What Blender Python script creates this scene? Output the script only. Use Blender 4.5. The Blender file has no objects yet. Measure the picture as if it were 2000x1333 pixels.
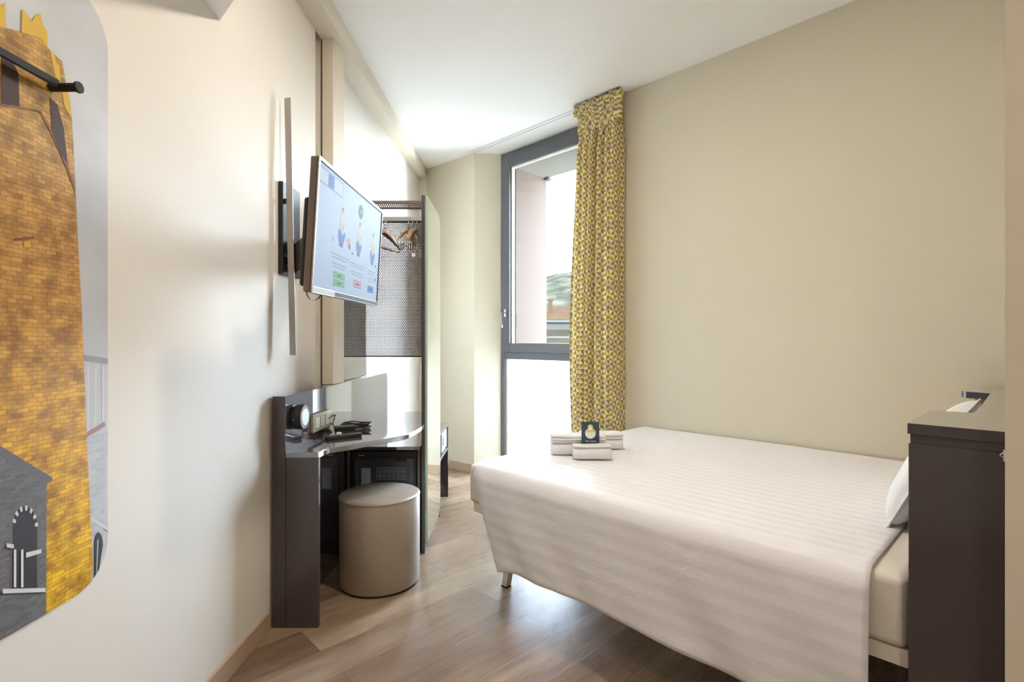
import bpy, bmesh, math, random
from mathutils import Vector, Matrix, Euler, noise
random.seed(7)
PI = math.pi
S = bpy.context.scene
COL = S.collection

# ------------------------------------------------------------------ camera, sky, sun, exposure
CAM_H = 1.22
cam_d = bpy.data.cameras.new('camera'); cam = bpy.data.objects.new('camera', cam_d); COL.objects.link(cam)
cam_d.sensor_width = 36.0; cam_d.lens = 36.0 * 1022 / 2000; cam_d.clip_start = 0.02; cam_d.clip_end = 3000
cam.location = (0, 0, CAM_H); cam.rotation_euler = (PI / 2, 0, 0)
S.camera = cam
S.view_settings.view_transform = 'Standard'; S.view_settings.look = 'None'
S.view_settings.gamma = 1.0; S.view_settings.use_curve_mapping = False
S.view_settings.exposure = 1.56
try:
    S.cycles.use_denoising = True
    S.cycles.max_bounces = 14; S.cycles.diffuse_bounces = 12; S.cycles.transparent_max_bounces = 16
    S.cycles.sample_clamp_indirect = 8
except Exception:
    pass
w = bpy.data.worlds.new('sky'); S.world = w; w.use_nodes = True
nt = w.node_tree; bg = nt.nodes['Background']
tc = nt.nodes.new('ShaderNodeTexCoord'); sp = nt.nodes.new('ShaderNodeSeparateXYZ'); rp = nt.nodes.new('ShaderNodeValToRGB')
nt.links.new(tc.outputs['Generated'], sp.inputs[0]); nt.links.new(sp.outputs['Z'], rp.inputs[0]); nt.links.new(rp.outputs[0], bg.inputs[0])
rp.color_ramp.elements[0].position = 0.0; rp.color_ramp.elements[0].color = (0.84, 0.92, 1.0, 1)
rp.color_ramp.elements[1].position = 0.7; rp.color_ramp.elements[1].color = (0.55, 0.74, 1.0, 1)
bg.inputs[1].default_value = 19
sun_d = bpy.data.lights.new('sun', 'SUN'); sun = bpy.data.objects.new('sun', sun_d); COL.objects.link(sun)
sun_d.energy = 10; sun_d.angle = math.radians(0.6); sun_d.color = (1.0, 0.93, 0.82)
sun.rotation_euler = Vector((0.35, 0.75, -0.95)).to_track_quat('-Z', 'Y').to_euler()

# ------------------------------------------------------------------ room frame
AX = (-0.6957, 0.7182)          # along the long right wall, towards the window
BX = (0.7182, 0.6957)           # out through that wall
def W(s, t, z=0.0):
    return Vector((s * AX[0] + t * BX[0], s * AX[1] + t * BX[1], z))
TW = 3.10                       # right wall plane
CEIL = 2.95
FPX = 1022.0
XL = -1.03                      # left wall plane
def on_left(u, v, off=0.0):     # a point of the picture put back on the left wall
    d = -(XL + off) * FPX / (1000 - u)
    return (XL + off, d, CAM_H - (v - 666.5) * d / FPX)

# window portal and the room's own ceiling lights (fixtures are built with the ceiling)
pd = bpy.data.lights.new('window_daylight', 'AREA'); po = bpy.data.objects.new('window_daylight', pd); COL.objects.link(po)
pd.shape = 'RECTANGLE'; pd.size = 2.0; pd.size_y = 3.8
po.location = W(2.76, 3.80, 1.20)
po.rotation_euler = Vector((-BX[0], -BX[1], 0)).to_track_quat('-Z', 'Y').to_euler()
try: pd.cycles.is_portal = True
except Exception: pass
LAMPS = [(W(1.25, 1.35, CEIL), 9), (Vector((0.25, -0.35, 2.35)), 4.5), (Vector((-0.55, 0.55, 2.35)), 1.2)]
for i, (p, e) in enumerate(LAMPS):
    l = bpy.data.lights.new('downlight_lamp', 'AREA'); o = bpy.data.objects.new('downlight_lamp', l); COL.objects.link(o)
    l.shape = 'DISK'; l.size = 0.16; l.energy = e; l.color = (1.0, 0.90, 0.76)
    o.location = (p.x, p.y, p.z - 0.012)

# ------------------------------------------------------------------ materials
MATS = {}
def srgb(r, g, b):
    f = lambda c: (c / 255 / 12.92) if c / 255 <= 0.04045 else ((c / 255 + 0.055) / 1.055) ** 2.4
    return (f(r), f(g), f(b), 1.0)
def mat(name, col, rough=0.5, metal=0.0, coat=0.0, bump=0.0, bscale=60, var=0.0, vscale=6, emit=None, estr=0.0, spec=0.5, sheen=0.0):
    m = bpy.data.materials.new(name); m.use_nodes = True; nt = m.node_tree; b = nt.nodes['Principled BSDF']
    b.inputs['Base Color'].default_value = col; b.inputs['Roughness'].default_value = rough
    b.inputs['Metallic'].default_value = metal; b.inputs['Coat Weight'].default_value = coat; b.inputs['Coat Roughness'].default_value = 0.03
    b.inputs['Specular IOR Level'].default_value = spec
    if sheen: b.inputs['Sheen Weight'].default_value = sheen
    tc = nt.nodes.new('ShaderNodeTexCoord')
    if var:
        n = nt.nodes.new('ShaderNodeTexNoise'); n.inputs['Scale'].default_value = vscale; n.inputs['Detail'].default_value = 4
        h = nt.nodes.new('ShaderNodeHueSaturation'); h.inputs['Color'].default_value = col
        mr = nt.nodes.new('ShaderNodeMapRange'); mr.inputs[3].default_value = 1 - var; mr.inputs[4].default_value = 1 + var
        nt.links.new(tc.outputs['Object'], n.inputs['Vector']); nt.links.new(n.outputs['Fac'], mr.inputs[0])
        nt.links.new(mr.outputs[0], h.inputs['Value']); nt.links.new(h.outputs[0], b.inputs['Base Color'])
    if bump:
        n = nt.nodes.new('ShaderNodeTexNoise'); n.inputs['Scale'].default_value = bscale; n.inputs['Detail'].default_value = 3
        bp = nt.nodes.new('ShaderNodeBump'); bp.inputs['Strength'].default_value = bump; bp.inputs['Distance'].default_value = 0.004
        nt.links.new(tc.outputs['Object'], n.inputs['Vector']); nt.links.new(n.outputs['Fac'], bp.inputs['Height']); nt.links.new(bp.outputs[0], b.inputs['Normal'])
    if emit:
        b.inputs['Emission Color'].default_value = emit; b.inputs['Emission Strength'].default_value = estr
    MATS[name] = m
    return m
M = MATS
mat('paint_left', (0.74, 0.70, 0.645, 1), 0.55, bump=0.05, bscale=220, var=0.012, spec=0.3)
mat('paint_right', (0.62, 0.565, 0.45, 1), 0.6, bump=0.05, bscale=220, var=0.012, spec=0.25)
mat('paint_warm', (0.70, 0.63, 0.52, 1), 0.55, bump=0.05, bscale=220, var=0.01, spec=0.25)
mat('paint_ceiling', (0.86, 0.845, 0.82, 1), 0.7, var=0.01, spec=0.2)
mat('track_white', (0.55, 0.55, 0.55, 1), 0.4)
mat('gap_shade', (0.03, 0.02, 0.012, 1), 0.8)
mat('baseboard', srgb(176, 152, 128), 0.45, var=0.08, vscale=14)
mat('lacquer', (0.070, 0.060, 0.066, 1), 0.07, coat=1.0, spec=0.8)
M['lacquer'].node_tree.nodes['Principled BSDF'].inputs['Coat IOR'].default_value = 2.5
mat('lacquer_side', (0.060, 0.048, 0.050, 1), 0.16, coat=0.35)
mat('black_plastic', (0.012, 0.012, 0.013, 1), 0.35)
mat('black_metal', (0.018, 0.018, 0.02, 1), 0.4, metal=0.3)
mat('grey_frame', srgb(82, 84, 88), 0.42, var=0.02)
mat('silver', (0.55, 0.54, 0.53, 1), 0.28, metal=1.0)
mat('chrome', (0.8, 0.8, 0.8, 1), 0.12, metal=1.0)
mat('brushed', (0.42, 0.39, 0.37, 1), 0.35, metal=0.85)
mat('taupe_plastic', srgb(120, 108, 98), 0.5)
mat('vinyl', srgb(156, 141, 126), 0.36, bump=0.08, bscale=500, spec=0.7)
mat('vinyl_base', (0.02, 0.015, 0.012, 1), 0.6)
mat('mattress', srgb(222, 216, 206), 0.85, bump=0.1, bscale=300)
mat('white_metal', srgb(232, 226, 212), 0.4)
mat('pillow', srgb(238, 240, 244), 0.85, bump=0.25, bscale=14)
mat('towel', srgb(236, 235, 235), 0.95, bump=0.9, bscale=330, sheen=0.3)
mat('card', srgb(52, 72, 84), 0.5)
mat('card_white', srgb(238, 236, 228), 0.5)
mat('card_yellow', srgb(214, 206, 150), 0.5)
mat('white_plastic', srgb(226, 222, 212), 0.35)
mat('cream_plate', srgb(206, 200, 186), 0.25, metal=0.35)
mat('led_disc', srgb(222, 226, 235), 0.5)
mat('mirror', (0.90, 0.93, 0.90, 1), 0.0, metal=1.0)
mat('mirror_edge', srgb(178, 212, 194), 0.2)
mat('wood_light', srgb(196, 150, 92), 0.4, var=0.15, vscale=30)
mat('wood_dark', srgb(112, 76, 48), 0.4, var=0.15, vscale=30)
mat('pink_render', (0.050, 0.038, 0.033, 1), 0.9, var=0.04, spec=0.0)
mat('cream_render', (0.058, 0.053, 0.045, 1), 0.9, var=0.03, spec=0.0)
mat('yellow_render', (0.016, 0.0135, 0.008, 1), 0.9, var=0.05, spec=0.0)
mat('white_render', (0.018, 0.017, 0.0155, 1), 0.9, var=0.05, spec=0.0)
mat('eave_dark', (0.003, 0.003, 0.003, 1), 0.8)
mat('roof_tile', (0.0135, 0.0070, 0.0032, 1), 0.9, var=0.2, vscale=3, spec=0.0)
mat('window_far', (0.05, 0.055, 0.06, 1), 0.2)
mat('fridge_body', (0.02, 0.02, 0.022, 1), 0.3)
mat('fridge_glass', (0.055, 0.07, 0.085, 1), 0.05, coat=0.6)
mat('tag_white', srgb(170, 180, 195), 0.4)
mat('dot_plate', srgb(96, 104, 112), 0.4)
mat('safe_grey', srgb(190, 196, 206), 0.35)
mat('reflected_tan', srgb(205, 165, 125), 0.4)  # colour of the wall as mirrored in lacquer

def glossy_glass(name, tint=(1, 1, 1, 1)):
    m = bpy.data.materials.new(name); m.use_nodes = True; nt = m.node_tree; out = nt.nodes['Material Output']
    nt.nodes.remove(nt.nodes['Principled BSDF'])
    tr = nt.nodes.new('ShaderNodeBsdfTransparent'); tr.inputs[0].default_value = tint
    gl = nt.nodes.new('ShaderNodeBsdfGlossy'); gl.inputs['Roughness'].default_value = 0.0
    fr = nt.nodes.new('ShaderNodeLayerWeight'); fr.inputs[0].default_value = 0.22; mx = nt.nodes.new('ShaderNodeMixShader')
    nt.links.new(fr.outputs[0], mx.inputs[0]); nt.links.new(tr.outputs[0], mx.inputs[1]); nt.links.new(gl.outputs[0], mx.inputs[2])
    nt.links.new(mx.outputs[0], out.inputs[0]); MATS[name] = m
glossy_glass('clear_glass', (0.97, 0.99, 0.98, 1))
def frosted(name):
    m = bpy.data.materials.new(name); m.use_nodes = True; nt = m.node_tree; out = nt.nodes['Material Output']
    nt.nodes.remove(nt.nodes['Principled BSDF'])
    tl = nt.nodes.new('ShaderNodeBsdfTranslucent'); tl.inputs[0].default_value = (0.93, 0.95, 0.96, 1)
    df = nt.nodes.new('ShaderNodeBsdfDiffuse'); df.inputs[0].default_value = (0.8, 0.8, 0.8, 1)
    mx = nt.nodes.new('ShaderNodeMixShader'); mx.inputs[0].default_value = 0.12
    nt.links.new(tl.outputs[0], mx.inputs[1]); nt.links.new(df.outputs[0], mx.inputs[2]); nt.links.new(mx.outputs[0], out.inputs[0]); MATS[name] = m
frosted('frosted_glass')

class NB:                                   # small node-building shorthand
    def __init__(s, m): s.nt = m.node_tree
    def n(s, t, **k):
        x = s.nt.nodes.new(t)
        for a, v in k.items(): setattr(x, a, v)
        return x
    def val(s, sock, v):
        if hasattr(v, 'is_linked') or hasattr(v, 'links'): s.nt.links.new(v, sock)
        else: sock.default_value = v
    def math(s, op, a, b=0.0, c=0.0):
        x = s.n('ShaderNodeMath', operation=op); s.val(x.inputs[0], a); s.val(x.inputs[1], b); s.val(x.inputs[2], c); return x.outputs[0]
    def mixc(s, f, a, b, mode='MIX'):
        x = s.n('ShaderNodeMix', data_type='RGBA', blend_type=mode); s.val(x.inputs[0], f); s.val(x.inputs[6], a); s.val(x.inputs[7], b); return x.outputs[2]
    def ramp(s, f, stops):
        x = s.n('ShaderNodeValToRGB'); s.val(x.inputs[0], f); e = x.color_ramp.elements
        while len(e) < len(stops): e.new(0.5)
        for i, (p, c) in enumerate(stops): e[i].position = p; e[i].color = c
        return x.outputs[0]

def floor_material():
    m = mat('oak_planks', (0.3, 0.2, 0.12, 1), 0.33); q = NB(m); nt = m.node_tree; b = nt.nodes['Principled BSDF']
    tc = q.n('ShaderNodeTexCoord'); mp = q.n('ShaderNodeMapping', vector_type='POINT')
    ang = math.atan2(BX[1], BX[0]); mp.inputs['Rotation'].default_value = (0, 0, -ang); mp.inputs['Location'].default_value = (0.33, 0.055, 0)
    nt.links.new(tc.outputs['Object'], mp.inputs[0])
    br = q.n('ShaderNodeTexBrick'); nt.links.new(mp.outputs[0], br.inputs['Vector'])
    br.offset = 0.37; br.offset_frequency = 2; br.inputs['Scale'].default_value = 1.0; br.inputs['Brick Width'].default_value = 1.22
    br.inputs['Row Height'].default_value = 0.187; br.inputs['Mortar Size'].default_value = 0.0011; br.inputs['Mortar Smooth'].default_value = 0.3
    br.inputs['Color1'].default_value = (0, 0, 0, 1); br.inputs['Color2'].default_value = (1, 1, 1, 1); br.inputs['Mortar'].default_value = (0.5, 0.5, 0.5, 1)
    sep = q.n('ShaderNodeSeparateColor'); nt.links.new(br.outputs['Color'], sep.inputs[0]); r = sep.outputs[0]
    off = q.n('ShaderNodeCombineXYZ'); q.val(off.inputs[0], q.math('MULTIPLY', r, 37.0)); q.val(off.inputs[1], q.math('MULTIPLY', r, 13.0))
    ad = q.n('ShaderNodeVectorMath', operation='ADD'); nt.links.new(mp.outputs[0], ad.inputs[0]); nt.links.new(off.outputs[0], ad.inputs[1])
    def stretched(sx, sy, scale, detail, dist=0.0):
        mm = q.n('ShaderNodeMapping'); mm.inputs['Scale'].default_value = (sx, sy, 1); nt.links.new(ad.outputs[0], mm.inputs[0])
        n = q.n('ShaderNodeTexNoise'); n.inputs['Scale'].default_value = scale; n.inputs['Detail'].default_value = detail; n.inputs['Distortion'].default_value = dist
        nt.links.new(mm.outputs[0], n.inputs['Vector']); return n.outputs['Fac']
    fine = stretched(1.2, 26, 5, 6, 0.4); wide = stretched(0.9, 6.5, 1.6, 4, 0.8); knot = stretched(1.0, 2.2, 1.3, 2, 0.3)
    base = q.ramp(r, [(0.0, srgb(118, 96, 78)), (0.3, srgb(164, 138, 112)), (0.55, srgb(138, 114, 94)), (0.8, srgb(176, 152, 126)), (1.0, srgb(190, 168, 144))])
    c = q.mixc(q.math('MULTIPLY', q.ramp(wide, [(0.35, (0, 0, 0, 1)), (0.72, (1, 1, 1, 1))]), 0.72), base, srgb(100, 76, 58))
    c = q.mixc(q.math('MULTIPLY', q.ramp(fine, [(0.42, (0, 0, 0, 1)), (0.68, (1, 1, 1, 1))]), 0.5), c, srgb(88, 66, 50))
    c = q.mixc(q.math('MULTIPLY', q.ramp(knot, [(0.55, (0, 0, 0, 1)), (0.8, (1, 1, 1, 1))]), 0.35), c, srgb(196, 180, 160))
    c = q.mixc(br.outputs['Fac'], c, srgb(70, 52, 38))
    nt.links.new(c, b.inputs['Base Color'])
    rr = q.math('MULTIPLY_ADD', fine, 0.18, 0.20); nt.links.new(rr, b.inputs['Roughness'])
    bp = q.n('ShaderNodeBump'); bp.inputs['Strength'].default_value = 0.22; bp.inputs['Distance'].default_value = 0.002
    hh = q.math('SUBTRACT', q.math('MULTIPLY', fine, -0.6), br.outputs['Fac']); nt.links.new(hh, bp.inputs['Height']); nt.links.new(bp.outputs[0], b.inputs['Normal'])
floor_material()

def perforated_material():
    m = mat('perforated_steel', (0.075, 0.070, 0.072, 1), 0.35, metal=0.5); q = NB(m); nt = m.node_tree; b = nt.nodes['Principled BSDF']
    tc = q.n('ShaderNodeTexCoord'); sp = q.n('ShaderNodeSeparateXYZ'); nt.links.new(tc.outputs['Object'], sp.inputs[0])
    P = 0.0118; H = P * 0.866 * 2; R = 0.0033
    def lat(ox, oz):
        fx = q.math('SUBTRACT', q.math('FRACT', q.math('ADD', q.math('DIVIDE', sp.outputs[0], P), 500.0 + ox)), 0.5)
        fz = q.math('SUBTRACT', q.math('FRACT', q.math('ADD', q.math('DIVIDE', sp.outputs[2], H), 500.0 + oz)), 0.5)
        a = q.math('MULTIPLY', fx, P); c = q.math('MULTIPLY', fz, H)
        return q.math('ADD', q.math('MULTIPLY', a, a), q.math('MULTIPLY', c, c))
    d = q.math('MINIMUM', lat(0, 0), lat(0.5, 0.5))
    nt.links.new(q.math('GREATER_THAN', d, R * R), b.inputs['Alpha'])
perforated_material()

def curtain_material():
    m = mat('pinwheel_cotton', (0.6, 0.5, 0.2, 1), 0.9, spec=0.2); q = NB(m); nt = m.node_tree; b = nt.nodes['Principled BSDF']
    uv = q.n('ShaderNodeUVMap'); uv.uv_map = 'UVMap'; sp = q.n('ShaderNodeSeparateXYZ'); nt.links.new(uv.outputs[0], sp.inputs[0])
    C = 0.034
    x = q.math('DIVIDE', sp.outputs[0], C); y = q.math('DIVIDE', sp.outputs[1], C)
    fx = q.math('FRACT', x); fy = q.math('FRACT', y)
    par = q.math('MODULO', q.math('ADD', q.math('FLOOR', x), q.math('FLOOR', y)), 2.0)
    d1 = q.math('GREATER_THAN', fx, fy); d2 = q.math('GREATER_THAN', q.math('ADD', fx, fy), 1.0)
    f = q.math('ADD', q.math('MULTIPLY', par, d1), q.math('MULTIPLY', q.math('SUBTRACT', 1.0, par), d2))
    f = q.math('ABSOLUTE', q.math('SUBTRACT', f, q.math('MODULO', q.math('FLOOR', y), 2.0)))
    par2 = q.math('MODULO', q.math('FLOOR', q.math('ADD', q.math('DIVIDE', sp.outputs[0], C * 2), q.math('FLOOR', q.math('DIVIDE', sp.outputs[1], C * 2)))), 2.0)
    dark = q.mixc(par2, srgb(176, 152, 52), srgb(158, 142, 84)); light = q.mixc(par2, srgb(234, 222, 190), srgb(222, 204, 178))
    c = q.mixc(f, light, dark)
    nt.links.new(c, b.inputs['Base Color'])
    # the cloth lets some daylight through
    out = nt.nodes['Material Output']; tl = q.n('ShaderNodeBsdfTranslucent'); nt.links.new(c, tl.inputs[0])
    mx = q.n('ShaderNodeMixShader'); mx.inputs[0].default_value = 0.2
    nt.links.new(b.outputs[0], mx.inputs[1]); nt.links.new(tl.outputs[0], mx.inputs[2]); nt.links.new(mx.outputs[0], out.inputs[0])
curtain_material()

def damask_material():
    m = mat('satin_stripe', srgb(236, 230, 222), 0.6, spec=0.4); q = NB(m); nt = m.node_tree; b = nt.nodes['Principled BSDF']
    uv = q.n('ShaderNodeUVMap'); uv.uv_map = 'UVMap'; sp = q.n('ShaderNodeSeparateXYZ'); nt.links.new(uv.outputs[0], sp.inputs[0])
    s = q.math('FRACT', q.math('DIVIDE', sp.outputs[1], 0.056))
    f = q.ramp(s, [(0.0, (0, 0, 0, 1)), (0.06, (1, 1, 1, 1)), (0.5, (1, 1, 1, 1)), (0.56, (0, 0, 0, 1))])
    c = q.mixc(f, srgb(238, 238, 243), srgb(231, 231, 236)); nt.links.new(c, b.inputs['Base Color'])
    nt.links.new(q.math('MULTIPLY_ADD', f, 0.26, 0.36), b.inputs['Roughness'])
    tc = q.n('ShaderNodeTexCoord'); n = q.n('ShaderNodeTexNoise'); n.inputs['Scale'].default_value = 5; n.inputs['Detail'].default_value = 5
    n.inputs['Distortion'].default_value = 0.6
    nt.links.new(tc.outputs['Object'], n.inputs['Vector'])
    bp = q.n('ShaderNodeBump'); bp.inputs['Strength'].default_value = 0.35; bp.inputs['Distance'].default_value = 0.02
    nt.links.new(n.outputs['Fac'], bp.inputs['Height']); nt.links.new(bp.outputs[0], b.inputs['Normal'])
damask_material()

def tower_material():                       # printed photograph of a brick tower
    m = mat('print_tower', (0.5, 0.4, 0.1, 1), 0.45, spec=0.3); q = NB(m); nt = m.node_tree; b = nt.nodes['Principled BSDF']
    tc = q.n('ShaderNodeTexCoord'); sp = q.n('ShaderNodeSeparateXYZ'); nt.links.new(tc.outputs['Object'], sp.inputs[0])
    cb = q.n('ShaderNodeCombineXYZ'); q.val(cb.inputs[0], sp.outputs[1]); q.val(cb.inputs[1], sp.outputs[2])
    nz = q.n('ShaderNodeTexNoise'); nz.inputs['Scale'].default_value = 30; nt.links.new(cb.outputs[0], nz.inputs['Vector'])
    mp = q.n('ShaderNodeVectorMath', operation='MULTIPLY_ADD'); nt.links.new(nz.outputs['Color'], mp.inputs[0]); mp.inputs[1].default_value = (0.016, 0.009, 0); nt.links.new(cb.outputs[0], mp.inputs[2])
    br = q.n('ShaderNodeTexBrick'); nt.links.new(mp.outputs[0], br.inputs['Vector']); br.inputs['Scale'].default_value = 1
    br.inputs['Brick Width'].default_value = 0.023; br.inputs['Row Height'].default_value = 0.0095; br.inputs['Mortar Size'].default_value = 0.0010; br.inputs['Mortar Smooth'].default_value = 0.6
    br.inputs['Color1'].default_value = (0.0, 0.0, 0.0, 1); br.inputs['Color2'].default_value = (1, 1, 1, 1); br.inputs['Mortar'].default_value = (0.3, 0.3, 0.3, 1)
    n2 = q.n('ShaderNodeTexNoise'); n2.inputs['Scale'].default_value = 22; n2.inputs['Detail'].default_value = 6; nt.links.new(cb.outputs[0], n2.inputs['Vector'])
    zf = q.math('DIVIDE', q.math('SUBTRACT', sp.outputs[2], 0.0), 1.44)
    hi = q.ramp(zf, [(0.0, srgb(246, 198, 30)), (0.25, srgb(238, 184, 48)), (0.55, srgb(206, 158, 92)), (1.0, srgb(200, 160, 78))])
    lo = q.ramp(zf, [(0.0, srgb(150, 104, 18)), (0.25, srgb(156, 110, 40)), (0.55, srgb(146, 106, 62)), (1.0, srgb(128, 94, 48))])
    f = q.math('MULTIPLY_ADD', br.outputs['Color'], 0.35, q.math('MULTIPLY', q.math('SUBTRACT', q.math('MULTIPLY', n2.outputs['Fac'], 2.2), 0.6), 0.7))
    c = q.mixc(q.ramp(f, [(0.25, (1, 1, 1, 1)), (0.85, (0, 0, 0, 1))]), lo, hi)
    c = q.mixc(q.ramp(f, [(0.2, (0, 0, 0, 1)), (0.8, (1, 1, 1, 1))]), lo, hi)
    c = q.mixc(q.math('MULTIPLY', br.outputs['Fac'], 0.45), c, srgb(104, 76, 40))
    nt.links.new(c, b.inputs['Base Color'])
tower_material()
def print_brick(name, c1, c2, bw, bh):
    m = mat(name, c1, 0.45, spec=0.3); q = NB(m); nt = m.node_tree; b = nt.nodes['Principled BSDF']
    tc = q.n('ShaderNodeTexCoord'); sp = q.n('ShaderNodeSeparateXYZ'); nt.links.new(tc.outputs['Object'], sp.inputs[0])
    cb = q.n('ShaderNodeCombineXYZ'); q.val(cb.inputs[0], sp.outputs[1]); q.val(cb.inputs[1], sp.outputs[2])
    br = q.n('ShaderNodeTexBrick'); nt.links.new(cb.outputs[0], br.inputs['Vector']); br.inputs['Scale'].default_value = 1
    br.inputs['Brick Width'].default_value = bw; br.inputs['Row Height'].default_value = bh; br.inputs['Mortar Size'].default_value = 0.0008
    br.inputs['Color1'].default_value = c1; br.inputs['Color2'].default_value = c2; br.inputs['Mortar'].default_value = tuple(x * 1.25 for x in c1[:3]) + (1,)
    nt.links.new(br.outputs['Color'], b.inputs['Base Color'])
print_brick('print_house', srgb(92, 92, 94), srgb(116, 116, 118), 0.02, 0.006)
print_brick('print_church', srgb(176, 178, 184), srgb(192, 194, 200), 0.03, 0.012)
def cloud_print():
    m = mat('print_sky', srgb(206, 208, 214), 0.45, spec=0.3); q = NB(m); nt = m.node_tree; b = nt.nodes['Principled BSDF']
    tc = q.n('ShaderNodeTexCoord'); n = q.n('ShaderNodeTexNoise'); n.inputs['Scale'].default_value = 2.5; n.inputs['Detail'].default_value = 5; nt.links.new(tc.outputs['Object'], n.inputs['Vector'])
    nt.links.new(q.ramp(n.outputs['Fac'], [(0.35, srgb(178, 181, 187)), (0.7, srgb(204, 206, 212))]), b.inputs['Base Color'])
cloud_print()
for nm, c in (('print_dark', (70, 50, 44)), ('print_darkgrey', (58, 58, 62)), ('print_roofgrey', (104, 102, 104)), ('print_light', (205, 205, 208)), ('print_merlon', (206, 168, 60)), ('print_mid', (150, 152, 158)), ('print_red', (160, 128, 124)), ('print_pale', (192, 195, 203)), ('print_brown', (132, 92, 60))):
    mat(nm, srgb(*c), 0.45, spec=0.3)

def hill_material():
    m = mat('hillside', (0.005, 0.007, 0.003, 1), 1.0, spec=0.0); q = NB(m); nt = m.node_tree; b = nt.nodes['Principled BSDF']
    tc = q.n('ShaderNodeTexCoord'); n = q.n('ShaderNodeTexNoise'); n.inputs['Scale'].default_value = 0.07; n.inputs['Detail'].default_value = 8; n.inputs['Roughness'].default_value = 0.7
    nt.links.new(tc.outputs['Object'], n.inputs['Vector'])
    n2 = q.n('ShaderNodeTexNoise'); n2.inputs['Scale'].default_value = 0.012; nt.links.new(tc.outputs['Object'], n2.inputs['Vector'])
    c = q.ramp(n.outputs['Fac'], [(0.38, (0.0052, 0.0052, 0.0038, 1)), (0.48, (0.0092, 0.0090, 0.0060, 1)), (0.56, (0.0140, 0.0132, 0.0094, 1)), (0.64, (0.0210, 0.0190, 0.0165, 1))])
    nt.links.new(c, b.inputs['Base Color'])
hill_material()

# screen picture colours (a lit screen gives off its own light)
for nm, c in (('scr_bg', (196, 216, 242)), ('scr_white', (236, 240, 245)), ('scr_blue', (70, 120, 205)), ('scr_menu', (210, 222, 232)), ('scr_line', (110, 130, 150)), ('scr_green', (112, 205, 120)), ('scr_pink', (226, 160, 180)),
              ('scr_btnblue', (80, 130, 220)), ('scr_denim', (70, 105, 190)), ('scr_skin', (205, 170, 145)), ('scr_hair', (80, 66, 56)), ('scr_shirt', (222, 218, 205)), ('scr_dark', (28, 32, 30)), ('scr_lime', (176, 190, 60)), ('scr_text', (130, 138, 165)), ('scr_beige', (200, 178, 150))):
    mat(nm, (0.01, 0.01, 0.01, 1), 0.5, emit=srgb(*c), estr=0.205, spec=0.12)

# ------------------------------------------------------------------ mesh helpers
def box(bm, a, b, mi=0):
    (x0, y0, z0), (x1, y1, z1) = a, b
    vs = [bm.verts.new(p) for p in ((x0, y0, z0), (x1, y0, z0), (x1, y1, z0), (x0, y1, z0), (x0, y0, z1), (x1, y0, z1), (x1, y1, z1), (x0, y1, z1))]
    for f in ((0, 3, 2, 1), (4, 5, 6, 7), (0, 1, 5, 4), (1, 2, 6, 5), (2, 3, 7, 6), (3, 0, 4, 7)):
        bm.faces.new([vs[i] for i in f]).material_index = mi
def stbox(bm, s0, s1, t0, t1, z0, z1, mi=0):
    prism(bm, [W(s0, t0), W(s1, t0), W(s1, t1), W(s0, t1)], z0, z1, mi)
def prism(bm, pts, z0, z1, mi=0):
    area = sum(pts[i][0] * pts[(i + 1) % len(pts)][1] - pts[(i + 1) % len(pts)][0] * pts[i][1] for i in range(len(pts)))
    if area < 0: pts = list(reversed(pts))
    lo = [bm.verts.new((p[0], p[1], z0)) for p in pts]; hi = [bm.verts.new((p[0], p[1], z1)) for p in pts]
    n = len(pts)
    bm.faces.new(list(reversed(lo))).material_index = mi; bm.faces.new(hi).material_index = mi
    for i in range(n): bm.faces.new((lo[i], lo[(i + 1) % n], hi[(i + 1) % n], hi[i])).material_index = mi
def tube(bm, path, r, n=10, mi=0, cap=True, flat=1.0):
    path = [Vector(p) for p in path]; rings = []
    prev = None
    for i, p in enumerate(path):
        d = ((path[min(i + 1, len(path) - 1)] - path[max(i - 1, 0)]).normalized())
        up = Vector((0, 0, 1)) if abs(d.z) < 0.9 else Vector((1, 0, 0))
        if prev is not None: up = prev
        x = d.cross(up)
        if x.length < 1e-4: x = d.cross(Vector((0, 1, 0)))
        x.normalize(); y = x.cross(d).normalized(); prev = y
        rr = r[i] if isinstance(r, (list, tuple)) else r
        rings.append([bm.verts.new(p + x * rr * math.cos(2 * PI * k / n) + y * rr * flat * math.sin(2 * PI * k / n)) for k in range(n)])
    for a, b in zip(rings, rings[1:]):
        for k in range(n): bm.faces.new((a[k], a[(k + 1) % n], b[(k + 1) % n], b[k])).material_index = mi
    if cap:
        bm.faces.new(list(reversed(rings[0]))).material_index = mi; bm.faces.new(rings[-1]).material_index = mi
def lathe(bm, prof, c, n=64, mi=0, axis='z'):
    rings = []
    for r, h in prof:
        ring = []
        for k in range(n):
            a = 2 * PI * k / n
            p = (r * math.cos(a), r * math.sin(a), h) if axis == 'z' else (h, r * math.cos(a), r * math.sin(a))
            ring.append(bm.verts.new((c[0] + p[0], c[1] + p[1], c[2] + p[2])))
        rings.append(ring)
    for a, b in zip(rings, rings[1:]):
        for k in range(n): bm.faces.new((a[k], a[(k + 1) % n], b[(k + 1) % n], b[k])).material_index = mi
    bm.faces.new(list(reversed(rings[0]))).material_index = mi; bm.faces.new(rings[-1]).material_index = mi
def NBM(): return bmesh.new()
WORLD = {}
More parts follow.
